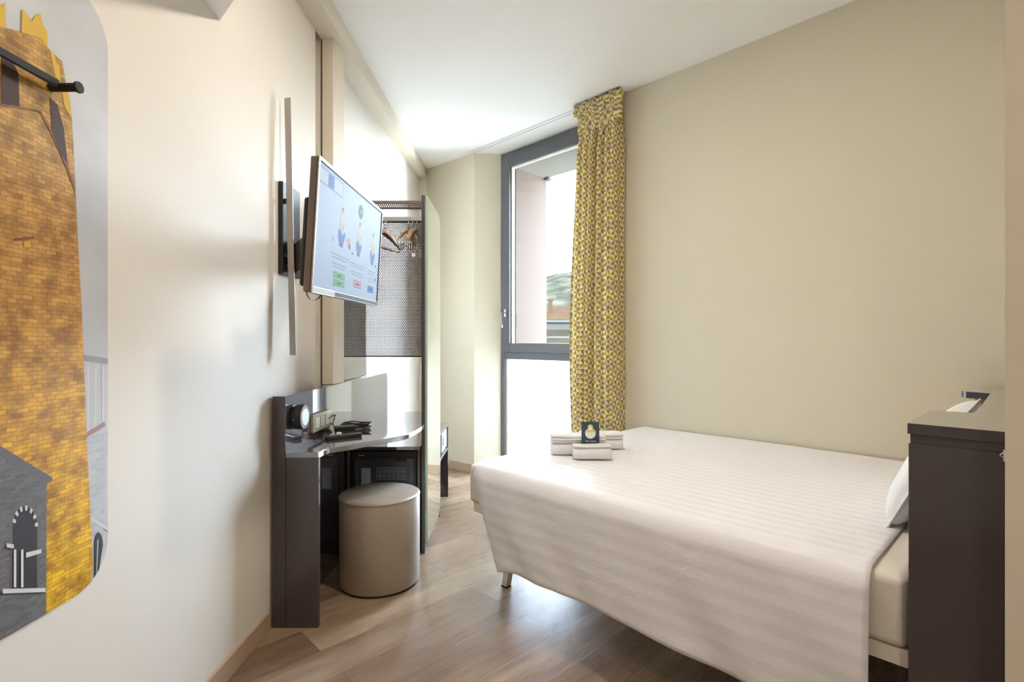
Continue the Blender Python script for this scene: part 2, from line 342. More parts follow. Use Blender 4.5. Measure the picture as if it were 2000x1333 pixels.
def obj(name, bm, mats, parent=None, loc=None, bevel=0.0, seg=2, smooth=False, local=False, ang=35):
    bmesh.ops.recalc_face_normals(bm, faces=bm.faces)
    org = Vector(loc) if loc is not None else Vector((0, 0, 0))
    if not local:
        base = WORLD[parent] if parent is not None else org
        bmesh.ops.translate(bm, verts=bm.verts, vec=-base)
    me = bpy.data.meshes.new(name); bm.to_mesh(me); bm.free()
    for m in (mats if isinstance(mats, (list, tuple)) else [mats]): me.materials.append(MATS[m])
    o = bpy.data.objects.new(name, me); COL.objects.link(o)
    if parent is not None: o.parent = parent; WORLD[o] = WORLD.get(parent, Vector())
    else: o.location = org; WORLD[o] = org
    if bevel:
        md = o.modifiers.new('bevel', 'BEVEL'); md.width = bevel; md.segments = seg; md.limit_method = 'ANGLE'; md.angle_limit = math.radians(40)
    if smooth:
        me.shade_smooth(); me.set_sharp_from_angle(angle=math.radians(ang))
    return o
def thing(name, label, cat, loc=(0, 0, 0), group=None):
    o = bpy.data.objects.new(name, None); COL.objects.link(o); o.location = loc; o.empty_display_size = 0.1
    o['label'] = label; o['category'] = cat
    if group: o['group'] = group
    WORLD[o] = Vector(loc); return o
def tag(o, label, cat, group=None, kind=None):
    o['label'] = label; o['category'] = cat
    if group: o['group'] = group
    if kind: o['kind'] = kind
    return o
def struct(o, label=None, cat=None):
    o['kind'] = 'structure'
    if label: o['label'] = label; o['category'] = cat or 'structure'
    return o
def text_mesh(bm, s, size, place, mi=0):       # flat lettering; place maps (x, y) to a point
    cu = bpy.data.curves.new('lettering', 'FONT'); cu.body = s; cu.size = size; cu.align_x = 'CENTER'; cu.resolution_u = 3
    ob = bpy.data.objects.new('lettering', cu); COL.objects.link(ob)
    dg = bpy.context.evaluated_depsgraph_get(); dg.update(); me = ob.evaluated_get(dg).to_mesh()
    vs = [bm.verts.new(place(v.co.x, v.co.y)) for v in me.vertices]
    for p in me.polygons:
        try: bm.faces.new([vs[i] for i in p.vertices]).material_index = mi
        except ValueError: pass
    bpy.data.objects.remove(ob); bpy.data.curves.remove(cu)

# ------------------------------------------------------------------ the room
CORNER = W(4.37, 3.04)
bm = NBM(); prism(bm, [(-1.35, -1.9), (2.7, -1.9), (2.7, 2.0), W(-0.2, 3.3), W(3.6, 3.3), W(4.9, 3.3), (-1.35, 5.6)], -0.12, 0.0)
struct(obj('floor', bm, 'oak_planks'), 'wood-look plank floor running diagonally under bed, desk and stool', 'floor')
bm = NBM(); prism(bm, [(-1.35, -1.9), (2.7, -1.9), (2.7, 2.0), W(-0.2, 3.36), W(4.9, 3.36), (-1.35, 5.6)], CEIL, CEIL + 0.2)
prism(bm, [(XL, 1.845), (1.573, -0.842), (1.573, -1.7), (XL, -1.7)], 2.35, CEIL)
struct(obj('ceiling', bm, 'paint_ceiling'), 'smooth off-white ceiling with lowered part over the entrance', 'ceiling')

bm = NBM(); prism(bm, [(-1.35, -1.7), (XL, -1.7), (XL, 2.742), (XL - 0.045, 2.742), (XL - 0.045, 2.83), (XL, 2.83), (XL, 3.207), (-0.932 - 0.002, 5.26), CORNER, (-1.35, 5.5)], 0, CEIL)
struct(obj('wall_left', bm, 'paint_left'), 'pale cream wall on the left carrying mural, television and desk', 'wall')
bm = NBM(); stbox(bm, -0.15, 2.10, TW, 3.75, -0.1, CEIL)
struct(obj('wall_right', bm, 'paint_right'), 'beige wall on the right along the bed', 'wall')
bm = NBM(); prism(bm, [W(3.70, 3.10), W(3.545, 3.29), W(3.545, 3.36), W(4.9, 3.36), W(4.9, 3.02), CORNER], -0.1, CEIL)
struct(obj('wall_far', bm, 'paint_right'), 'short beige wall with angled reveal left of the window', 'wall')
bm = NBM(); stbox(bm, -0.12, 0.0, 1.53, TW, 0, CEIL)
struct(obj('wall_head', bm, 'paint_right'), 'beige wall behind the headboard', 'wall')
bm = NBM(); stbox(bm, -1.75, 0.0627, 1.37, 1.45, 0, CEIL); stbox(bm, -0.12, 0.0, 1.45, 1.53, 0, CEIL)
struct(obj('wall_front', bm, 'paint_warm'), 'narrow beige partition end at the right edge of the view', 'wall')
bm = NBM(); a = W(-1.7, 1.41); prism(bm, [(a.x, a.y), (1.62, -1.6), (1.72, -1.6), (a.x + 0.1, a.y)], 0, CEIL)
prism(bm, [(XL, -1.6), (1.72, -1.6), (1.72, -1.7), (XL, -1.7)], 0, CEIL)
struct(obj('wall_back', bm, 'paint_warm'), 'beige entrance wall behind the viewpoint', 'wall')

# beam under the ceiling along the left wall
bm = NBM(); prism(bm, [(XL, 1.9), (-0.936, 1.9), (-0.924, 2.5), (-0.860, 5.22), (-0.934, 5.25), (XL, 3.207)], 2.85, CEIL)
struct(obj('trim_1', bm, 'paint_warm'), 'cream box beam running along the top of the left wall', 'beam')
# pilaster box; the shade in its gap is a dark-coloured strip
bm = NBM(); prism(bm, [(-1.022, 2.816), (-0.963, 2.816), (-0.952, 2.966), (-1.022, 2.966)], 0.986, 2.85)
struct(obj('trim_2', bm, 'paint_warm', bevel=0.002), 'beige vertical box rising behind the desk beside the television', 'pilaster')
bm = NBM(); box(bm, (-1.029, 2.822, 0.99), (-1.0225, 2.86, 2.84))
struct(obj('trim_3', bm, 'gap_shade'), 'dark strip painted in for the shade of the gap beside the vertical box', 'trim')
# curtain track let into the ceiling
bm = NBM(); stbox(bm, 2.05, 3.72, 3.050, 3.056, CEIL - 0.004, CEIL - 0.0002); stbox(bm, 2.05, 3.74, 3.088, 3.094, CEIL - 0.004, CEIL - 0.0002)
struct(obj('trim_4', bm, 'track_white'), 'slim white curtain track let into the ceiling before the window', 'curtain track')
def baseboard(name, pts, label):
    bm = NBM()
    for (x0, y0, x1, y1) in pts:
        d = Vector((x1 - x0, y1 - y0, 0)).normalized(); n = Vector((d.y, -d.x, 0)) * 0.012
        prism(bm, [(x0, y0), (x1, y1), (x1 + n.x, y1 + n.y), (x0 + n.x, y0 + n.y)], 0, 0.078)
    struct(obj(name, bm, 'baseboard', bevel=0.002), label, 'baseboard')
baseboard('baseboard_left', [(XL, -1.6, XL, 2.20)], 'tan wooden baseboard along the left wall')
a, b, c = W(4.36, 3.041), W(3.70, 3.10), W(3.545, 3.29)
baseboard('baseboard_far', [(a.x, a.y, b.x, b.y), (b.x, b.y, c.x, c.y)], 'tan baseboard on the short wall left of the window')
a, b = W(2.08, TW), W(0.0, TW)
baseboard('baseboard_right', [(a.x, a.y, b.x, b.y)], 'tan baseboard of the right wall behind the bed')

# recessed ceiling lamps (outside the picture, above the viewpoint)
for i, (p, e) in enumerate(LAMPS):
    t = thing('ceiling_downlight', ['round recessed downlight in the main ceiling above the bed foot', 'round recessed downlight in lowered ceiling by the entrance', 'round recessed downlight in lowered ceiling beside the mural'][i], 'lamp', (p.x, p.y, p.z), 'recessed ceiling downlights')
    bm = NBM(); lathe(bm, [(0.085, -0.006), (0.098, -0.006), (0.1, 0.0), (0.085, 0.0)], p, 32); obj('trim_ring', bm, 'white_plastic', t, smooth=True)
    bm = NBM(); lathe(bm, [(0.084, -0.004), (0.084, -0.001)], p, 32); obj('diffuser', bm, 'led_disc', t)

# ------------------------------------------------------------------ window
win = bpy.data.objects.new('window_1', None); COL.objects.link(win); win.location = W(2.82, 3.32, 0); WORLD[win] = W(2.82, 3.32, 0)
struct(win, 'tall dark grey framed window with frosted lower pane', 'window')
S0, S1 = 2.10, 3.545
bm = NBM()
stbox(bm, S1 - 0.055, S1, 3.29, 3.36, 0, 2.93); stbox(bm, S0, S0 + 0.055, 3.29, 3.36, 0, 2.93)
stbox(bm, S0 + 0.055, S1 - 0.055, 3.29, 3.36, 2.865, 2.93); stbox(bm, S0 + 0.055, S1 - 0.055, 3.29, 3.36, 0, 0.06); stbox(bm, S0 + 0.055, S1 - 0.055, 3.29, 3.36, 1.056, 1.125)
obj('window_frame', bm, 'grey_frame', win, bevel=0.004)
bm = NBM(); z0, z1 = 1.118, 2.885; a0, a1 = S0 + 0.045, S1 - 0.045
stbox(bm, a1 - 0.085, a1, 3.272, 3.345, z0, z1); stbox(bm, a0, a0 + 0.085, 3.272, 3.345, z0, z1)
stbox(bm, a0 + 0.085, a1 - 0.085, 3.272, 3.345, z1 - 0.085, z1); stbox(bm, a0 + 0.085, a1 - 0.085, 3.272, 3.345, z0, z0 + 0.082)
obj('sash', bm, 'grey_frame', win, bevel=0.004)
bm = NBM(); gz0, gz1 = z0 + 0.082, z1 - 0.085; g0, g1 = a0 + 0.085, a1 - 0.085
for k, tt in ((0, 3.300), (1, 3.318)):
    stbox(bm, g1 - 0.012, g1, tt, tt + 0.010, gz0, gz1); stbox(bm, g0, g0 + 0.012, tt, tt + 0.010, gz0, gz1); stbox(bm, g0 + 0.012, g1 - 0.012, tt, tt + 0.010, gz1 - 0.012, gz1)
obj('pane_spacer', bm, 'white_plastic', win)
bm = NBM(); stbox(bm, g0, g1, 3.312, 3.316, gz0, gz1); obj('upper_pane', bm, 'clear_glass', win)
bm = NBM(); stbox(bm, S0 + 0.055, S1 - 0.055, 3.322, 3.328, 0.06, 1.056); obj('frosted_pane', bm, 'frosted_glass', win)
bm = NBM()
for dd in (0.0, 0.014):
    stbox(bm, S1 - 0.061 - dd, S1 - 0.055 - dd, 3.305, 3.320, 0.062, 1.054)
obj('lower_spacer', bm, 'white_plastic', win)
bm = NBM(); sH = S1 - 0.085
stbox(bm, sH - 0.013, sH + 0.013, 3.262, 3.272, 1.44, 1.51)
tube(bm, [W(sH, 3.266, 1.475), W(sH, 3.235, 1.475), W(sH, 3.222, 1.468), W(sH, 3.220, 1.44), W(sH - 0.002, 3.222, 1.35), W(sH + 0.004, 3.224, 1.335)], [0.009, 0.009, 0.010, 0.010, 0.009, 0.007], 10)
obj('window_handle', bm, 'chrome', win, smooth=True)

# outside face of the building round the window
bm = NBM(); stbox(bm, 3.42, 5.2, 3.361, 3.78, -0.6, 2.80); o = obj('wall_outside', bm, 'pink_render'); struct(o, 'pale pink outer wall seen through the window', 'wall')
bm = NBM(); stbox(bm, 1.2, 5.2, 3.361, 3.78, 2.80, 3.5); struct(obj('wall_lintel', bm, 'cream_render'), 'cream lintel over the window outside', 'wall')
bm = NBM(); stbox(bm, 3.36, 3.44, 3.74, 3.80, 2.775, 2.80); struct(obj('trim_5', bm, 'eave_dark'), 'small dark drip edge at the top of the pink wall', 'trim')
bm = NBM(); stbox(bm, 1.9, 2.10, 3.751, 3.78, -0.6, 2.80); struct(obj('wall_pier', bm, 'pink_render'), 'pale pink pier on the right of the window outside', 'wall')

# ------------------------------------------------------------------ curtain
def make_curtain():
    t = thing('curtain', 'ochre and cream pinwheel patterned curtain gathered right of the window', 'curtain', W(2.23, 3.0, 0))
    n, mrows = 150, 60
    bm = NBM(); uvl = bm.loops.layers.uv.new('UVMap'); grid = []
    def prof(f, z):                      # position along the stack and pleat depth
        top = max(0.0, (z - 2.55) / 0.4)
        ph = f * 2 * PI * 6.5 + 0.8 * math.sin(f * 7) + 0.18 * math.sin(z * 2.3 + f * 5)
        amp = 0.054 + 0.016 * math.sin(f * 11 + 1)
        amp *= (1 - 0.75 * top)
        if z > 2.72: amp = 0.018; ph = f * 2 * PI * 17 + (z - 2.72) * 9
        wid = 0.40 + 0.02 * math.sin(z * 1.7) + (0.035 if z > 2.86 else 0.0)
        if z < 2.86 and z > 2.6: wid -= 0.015
        s = 2.035 + f * wid + 0.012 * math.cos(ph) + (0.02 * math.sin(z * 1.2) if f > 0.9 else 0)
        tt = 3.0 + amp * math.sin(ph) + 0.006 * math.sin(ph * 2.3 + z)
        if z > 2.72 and z < 2.84: tt += 0.0
        return s, tt
    zs = [2.935 - (2.925) * (k / mrows) ** 1.0 for k in range(mrows + 1)]
    zs = sorted(set([2.935, 2.90, 2.87, 2.84, 2.80, 2.76, 2.73, 2.70, 2.66] + [z for z in zs if z < 2.64]), reverse=True)
    us = None
    for z in zs:
        row = []
        for i in range(n * 3 + 1):
            f = i / (n * 3); s, tt = prof(f, z); row.append(bm.verts.new(W(s, tt, z)))
        grid.append(row)
    # arc length of a lower row gives the cloth its printed coordinates
    L = [0.0]
    for i in range(n * 3):
        a, b = prof(i / (n * 3), 1.2), prof((i + 1) / (n * 3), 1.2); L.append(L[-1] + math.hypot(a[0] - b[0], a[1] - b[1]))
    for j in range(len(zs) - 1):
        for i in range(n * 3):
            f = bm.faces.new((grid[j][i], grid[j + 1][i], grid[j + 1][i + 1], grid[j][i + 1]))
            for lp, (uu, vv) in zip(f.loops, ((L[i], zs[j]), (L[i], zs[j + 1]), (L[i + 1], zs[j + 1]), (L[i + 1], zs[j]))): lp[uvl].uv = (uu, vv)
    o = obj('curtain_cloth', bm, 'pinwheel_cotton', t, smooth=True, ang=80)
    md = o.modifiers.new('thick', 'SOLIDIFY'); md.thickness = 0.0015
    for k in range(9):
        s = 2.06 + k * 0.044; bm = NBM(); stbox(bm, s - 0.004, s + 0.004, 2.996, 3.006, 2.930, 2.948); obj('glider', bm, 'black_plastic', t)
make_curtain()

# ------------------------------------------------------------------ wall mural (flat print)
def make_mural():
    bm = NBM(); y1, zb, zt, r = 1.332, 0.618, 2.06, 0.105
    OFF = [0.0012]
    lim = []
    def shape(pts, mi, off):
        vs = [bm.verts.new((XL + off, y, z)) for y, z in pts]
        bm.faces.new(vs).material_index = mi
    pts = [(-0.9, zb), (y1 - r, zb)] + [(y1 - r + r * math.sin(a), zb + r - r * math.cos(a)) for a in [PI / 2 * k / 10 for k in range(1, 11)]]
    pts += [(y1 - r + r * math.cos(a), zt - r + r * math.sin(a)) for a in [PI / 2 * k / 10 for k in range(0, 11)]] + [(-0.9, zt)]
    vs = [bm.verts.new((XL + 0.0012, y, z)) for y, z in pts]; vb = [bm.verts.new((XL + 0.0001, y, z)) for y, z in pts]
    bm.faces.new(vs); bm.faces.new(list(reversed(vb)))
    for i in range(len(pts)): bm.faces.new((vs[i], vb[i], vb[(i + 1) % len(pts)], vs[(i + 1) % len(pts)]))
    def P(u, v):
        x, d, z = on_left(u, v, 0.0012); return (d, z)
    def zclip(p):        # keep the print inside the rounded corner
        y, z = p; z = max(z, zb + 0.0005); y = min(y, y1 - 0.0005)
        cy, cz = y1 - r, zb + r
        if y > cy and z < cz:
            d = math.hypot(y - cy, z - cz)
            if d > r - 0.001: y = cy + (y - cy) * (r - 0.001) / d; z = cz + (z - cz) * (r - 0.001) / d
        return (y, min(z, zt - 0.001))
    cnt = [0]
    def art(pix, mi, lvl):
        cnt[0] += 1; shape([zclip(P(u, v)) for u, v in pix], mi, 0.0012 + 0.00015 * cnt[0])
    names = ['print_sky', 'print_tower', 'print_house', 'print_church', 'print_dark', 'print_darkgrey', 'print_roofgrey', 'print_light', 'print_merlon', 'print_mid', 'print_red', 'print_pale', 'print_brown']
    I = {n: i for i, n in enumerate(names)}
    # grey church with dome on the right
    art([(140, 560), (157, 582), (185, 615), (203, 650), (212, 700), (214, 760), (140, 760)], I['print_pale'], 1)
    art([(140, 690), (217, 700), (217, 712), (140, 702)], I['print_mid'], 2)
    art([(140, 702), (216, 712), (216, 850), (140, 850)], I['print_pale'], 1)
    for k in range(3): art([(170 + 14 * k, 715), (174 + 14 * k, 715), (174 + 14 * k, 845), (170 + 14 * k, 845)], I['print_light'], 2)
    art([(140, 850), (168, 846), (200, 826), (216, 840), (217, 1100), (205, 1125), (185, 1142), (160, 1158), (140, 1170)], I['print_church'], 2)
    art([(160, 850), (203, 824), (206, 832), (160, 860)], I['print_red'], 3)
    art([(176, 1010), (216, 1030), (216, 1036), (176, 1016)], I['print_light'], 3)
    wv = [(182, 1130)] + [(182 + 9 - 9 * math.cos(a), 1065 - 25 * math.sin(a)) for a in [PI * k / 8 for k in range(9)]] + [(200, 1118)]
    art(wv, I['print_darkgrey'], 3)
    art([(189, 1125), (191, 1124), (191, 1055), (189, 1055)], I['print_light'], 4)
    # tower
    art([(-400, -600), (-400, 1700), (0, 1252), (92, 1202), (150, 1166), (182, 1144), (180, 1100), (175, 1000), (168, 850), (162, 700), (158, 600), (150, 450), (143, 300), (139, 230), (120, 120), (95, 97), (78, 72), (40, 62), (0, 52), (-60, 34)], I['print_tower'], 2)
    art([(-60, -60), (-60, 34), (0, 52), (10, 55), (9, 5), (3, 14), (-6, -6)], I['print_merlon'], 2)
    art([(40, 63), (41, 17), (52, 27), (60, 42), (68, 30), (77, 26), (83, 50), (90, 60), (92, 97), (78, 74)], I['print_merlon'], 2)
    art([(96, 100), (97, 97), (104, 104), (108, 122), (114, 130), (117, 160), (106, 150)], I['print_merlon'], 2)
    art([(117, 165), (120, 160), (128, 168), (136, 200), (138, 232), (124, 210)], I['print_merlon'], 2)
    art([(0, 102), (12, 108), (25, 125), (34, 145), (36, 208), (0, 203)], I['print_dark'], 3)
    art([(-30, 198), (0, 203), (36, 208), (78, 217), (78, 221), (36, 212), (0, 207), (-30, 202)], I['print_brown'], 3)
    art([(78, 217), (100, 255), (130, 320), (145, 370), (143, 372), (126, 325), (97, 260), (76, 221)], I['print_brown'], 3)
    art([(95, 190), (110, 205), (122, 250), (130, 320), (115, 300), (100, 258)], I['print_dark'], 3)
    art([(24, 465), (64, 462), (64, 467), (24, 470)], I['print_brown'], 3); art([(44, 472), (56, 472), (56, 484), (44, 484)], I['print_merlon'], 3)
    # grey house with arched window at the lower left
    art([(-400, 700), (-400, 1700), (0, 1249), (87, 1201), (88, 945), (0, 890)], I['print_house'], 4)
    art([(-400, 640), (0, 873), (97, 932), (100, 938), (88, 946), (0, 893), (-400, 670)], I['print_roofgrey'], 5)
    arch = lambda cx, w, zt_, zb_: [(cx - w, zb_)] + [(cx - w * math.cos(a), zt_ + w * 1.6 * (1 - math.sin(a))) for a in [PI * k / 12 for k in range(13)]] + [(cx + w, zb_)]
    art(arch(45, 29, 978, 1150), I['print_roofgrey'], 5)
    art(arch(45, 24, 990, 1150), I['print_darkgrey'], 6)
    for k in range(7):
        a = PI * (k + 0.5) / 7; b_ = a + 0.2; c = (45, 1030)
        art([(c[0] - 19 * math.cos(a), c[1] - 32 * math.sin(a)), (c[0] - 25 * math.cos(a), c[1] - 42 * math.sin(a)), (c[0] - 25 * math.cos(b_), c[1] - 42 * math.sin(b_)), (c[0] - 19 * math.cos(b_), c[1] - 32 * math.sin(b_))], I['print_light'], 7)
    for x in (22, 36): art([(x, 1075), (x + 5, 1073), (x + 5, 1148), (x, 1148)], I['print_light'], 7)
    art([(8, 1062), (22, 1064), (22, 1072), (8, 1070)], I['print_light'], 7); art([(46, 1080), (76, 1073), (76, 1081), (46, 1090)], I['print_light'], 7)
    art([(0, 1151), (84, 1149), (84, 1157), (0, 1160)], I['print_light'], 7)
    o = obj('wall_mural', bm, names, loc=(XL, 0.6, 0.618))
    tag(o, 'large rounded wall print of a golden brick tower and grey buildings', 'mural')
make_mural()

# black coat rail across the mural
def make_rail():
    x0, yk, zk = XL, 1.165, 1.785
    t = thing('coat_rail', 'black metal bar on standoff peg mounted across the mural', 'coat rail', (x0, yk, zk))
    bm = NBM(); tube(bm, [(x0 + 0.001, yk, zk), (x0 + 0.062, yk, zk)], 0.0095, 20); tube(bm, [(x0 + 0.062, yk, zk), (x0 + 0.068, yk, zk)], 0.0125, 24)
    obj('peg', bm, 'black_metal', t, smooth=True, bevel=0.001)
    bm = NBM(); box(bm, (x0 + 0.020, -0.45, zk - 0.004), (x0 + 0.028, yk - 0.006, zk + 0.013)); obj('bar', bm, 'black_metal', t, bevel=0.002)
    bm = NBM(); tube(bm, [(x0 + 0.001, -0.44, zk), (x0 + 0.062, -0.44, zk)], 0.0095, 20); obj('peg', bm, 'black_metal', t, smooth=True)
make_rail()

# ------------------------------------------------------------------ desk
def bbx(y): return -0.962 + (y - 2.222) * (0.030 / 1.70)      # front face of the backboard
def make_desk():
    t = thing('desk', 'glossy dark taupe built-in desk with curved top against left wall', 'desk', (-0.80, 2.6, 0))
    bm = NBM(); y0, y1, zt, r = 2.222, 3.92, 0.985, 0.045
    pr = [(y0, 0.0), (y1, 0.0), (y1, zt - r)] + [(y1 - r + r * math.cos(a), zt - r + r * math.sin(a)) for a in [PI / 2 * k / 6 for k in range(1, 7)]] + [(y0, zt)]
    back = lambda y: -1.0175 if y < 3.3 else -1.0175 + (y - 3.3) * 0.05
    A = [bm.verts.new((bbx(y), y, z)) for y, z in pr]; B = [bm.verts.new((back(y), y, z)) for y, z in pr]
    bm.faces.new(A); bm.faces.new(list(reversed(B)))
    for i in range(len(pr)): bm.faces.new((A[i], B[i], B[(i + 1) % len(pr)], A[(i + 1) % len(pr)]))
    for f in bm.faces:
        if all(abs(v.co.y - y0) < 1e-5 for v in f.verts): f.material_index = 1
    obj('backboard', bm, ['lacquer', 'lacquer_side'], t, bevel=0.0015)
    e = [(-0.822, 2.222), (-0.818, 2.27), (-0.806, 2.315), (-0.784, 2.342), (-0.751, 2.370), (-0.72, 2.408), (-0.688, 2.452), (-0.65, 2.498), (-0.605, 2.545), (-0.565, 2.590), (-0.538, 2.640), (-0.522, 2.70), (-0.511, 2.78), (-0.504, 2.87), (-0.502, 2.985), (-0.521, 2.985), (-0.521, 3.515)]
    bm = NBM(); prism(bm, e + [(bbx(3.515) + 0.0005, 3.515), (bbx(2.222) + 0.0005, 2.222)], 0.722, 0.746)
    obj('desktop', bm, 'lacquer', t, bevel=0.002, smooth=True, ang=30)
    bm = NBM(); box(bm, (bbx(2.23) + 0.001, 2.2225, 0), (-0.822, 2.244, 0.7215)); obj('leg_panel', bm, 'lacquer_side', t, bevel=0.0015)
make_desk()

def make_minibar():
    t = thing('minibar_cabinet', 'dark taupe open cabinet housing the minibar under the desk', 'cabinet', (-0.73, 3.2, 0))
    bm = NBM(); box(bm, (-0.940, 2.98, 0), (-0.922, 3.50, 0.598)); obj('side_panel', bm, 'lacquer_side', t, bevel=0.001)
    bm = NBM(); box(bm, (-0.540, 2.98, 0), (-0.523, 3.50, 0.598)); obj('side_panel', bm, 'lacquer_side', t, bevel=0.001)
    bm = NBM(); box(bm, (-0.940, 2.98, 0.598), (-0.523, 3.50, 0.616)); obj('top_panel', bm, 'lacquer', t, bevel=0.001)
    bm = NBM(); box(bm, (-0.922, 3.485, 0), (-0.540, 3.50, 0.598)); obj('back_panel', bm, 'lacquer_side', t)
    bm = NBM(); box(bm, (-0.922, 2.995, 0), (-0.540, 3.01, 0.055)); obj('plinth', bm, 'lacquer_side', t)
    f = thing('minibar', 'small black minibar with grey glass door behind the stool', 'fridge', (-0.73, 3.2, 0.0))
    bm = NBM(); box(bm, (-0.916, 3.03, 0.060), (-0.546, 3.47, 0.588)); obj('fridge_body', bm, 'fridge_body', f, bevel=0.004)
    bm = NBM(); box(bm, (-0.916, 2.985, 0.062), (-0.897, 3.028, 0.590)); box(bm, (-0.563, 2.985, 0.062), (-0.546, 3.028, 0.590))
    box(bm, (-0.897, 2.985, 0.548), (-0.563, 3.028, 0.590)); box(bm, (-0.897, 2.985, 0.062), (-0.563, 3.028, 0.09)); d = obj('door', bm, 'black_plastic', f, bevel=0.002)
    bm = NBM(); box(bm, (-0.897, 2.993, 0.09), (-0.563, 3.020, 0.548)); obj('door_glass', bm, 'fridge_glass', d)
    bm = NBM(); box(bm, (-0.662, 2.980, 0.532), (-0.602, 2.9925, 0.552)); obj('handle', bm, 'black_plastic', d, bevel=0.002)
    bm = NBM(); box(bm, (-0.862, 2.9915, 0.372), (-0.808, 2.9928, 0.492)); obj('pale_patch', bm, 'tag_white', d)['label'] = 'pale rectangle on the door glass'  # pale rectangle, then a dotted plate, flat on the door glass
    bm = NBM(); box(bm, (-0.778, 2.9915, 0.425), (-0.600, 2.9928, 0.500)); o = obj('dotted_panel', bm, ['dot_plate', 'black_plastic'], d); 
    bm = NBM()
    for i in range(7):
        for j in range(3):
            cx, cz = -0.768 + i * 0.0265, 0.437 + j * 0.025
            vs = [bm.verts.new((cx + 0.0042 * math.cos(a), 2.9910, cz + 0.0042 * math.sin(a))) for a in [2 * PI * k / 8 for k in range(8)]]; bm.faces.new(vs)
    o = obj('panel_dot', bm, 'black_plastic', d); o['kind'] = 'stuff'
    bm = NBM(); box(bm, (-0.876, 2.9838, 0.566), (-0.842, 2.9848, 0.570)); obj('badge', bm, 'silver', d)
make_minibar()

# ------------------------------------------------------------------ wardrobe
def make_wardrobe():
    t = thing('wardrobe', 'open wardrobe with perforated metal back and tall mirror side', 'wardrobe', (-0.75, 3.3, 0))
    bm = NBM(); box(bm, (-0.519, 3.0, 0), (-0.500, 3.56, 2.057)); obj('side_board', bm, 'lacquer_side', t, bevel=0.001)
    r = 0.10; y0, y1, z0, z1 = 3.02, 3.562, 0.052, 2.060
    def rp(y0, y1, z0, z1, r):
        return [(y0, z0), (y1 - r, z0)] + [(y1 - r + r * math.sin(a), z0 + r - r * math.cos(a)) for a in [PI / 2 * k / 8 for k in range(1, 9)]] + [(y1 - r + r * math.cos(a), z1 - r + r * math.sin(a)) for a in [PI / 2 * k / 8 for k in range(0, 9)]] + [(y0, z1)]
    def slab(pp, xa, xb):
        bm = NBM(); A = [bm.verts.new((xb, y, z)) for y, z in pp]; B = [bm.verts.new((xa, y, z)) for y, z in pp]; bm.faces.new(A).material_index = 1; bm.faces.new(list(reversed(B)))
        for i in range(len(pp)): bm.faces.new((A[i], B[i], B[(i + 1) % len(pp)], A[(i + 1) % len(pp)]))
        return bm
    obj('mirror', slab(rp(y0, y1, z0, z1, r), -0.4995, -0.4875), ['mirror_edge', 'mirror'], t)['label'] = 'tall frameless mirror with greenish edge'
    bm = NBM(); prism(bm, [(-0.984, 2.975), (-0.984, 3.54), (-1.006, 3.54), (-1.022, 3.22), (-1.022, 2.975)], 0.987, 2.05); obj('side_panel', bm, 'lacquer', t)
    bm = NBM(); box(bm, (-0.982, 3.529, 1.122), (-0.521, 3.5305, 2.020)); obj('perforated_panel', bm, 'perforated_steel', t)
    for za in (1.112, 2.020):
        bm = NBM(); box(bm, (-0.983, 3.520, za), (-0.5205, 3.534, za + 0.010)); obj('panel_frame', bm, 'black_metal', t)
    bm = NBM(); box(bm, (-0.983, 3.000, 2.008), (-0.5205, 3.010, 2.026)); obj('front_rail', bm, 'taupe_plastic', t, bevel=0.001)
    bm = NBM(); box(bm, (-0.983, 3.000, 1.978), (-0.5205, 3.010, 1.984)); obj('front_rail', bm, 'black_metal', t, bevel=0.001)
    bm = NBM(); box(bm, (-0.983, 3.004, 1.984), (-0.5205, 3.0055, 2.008)); obj('perforated_strip', bm, 'perforated_steel', t)
    bm = NBM(); box(bm, (-0.983, 3.292, 1.978), (-0.5205, 3.304, 2.003)); obj('hanging_rail', bm, 'silver', t, bevel=0.002)
make_wardrobe()

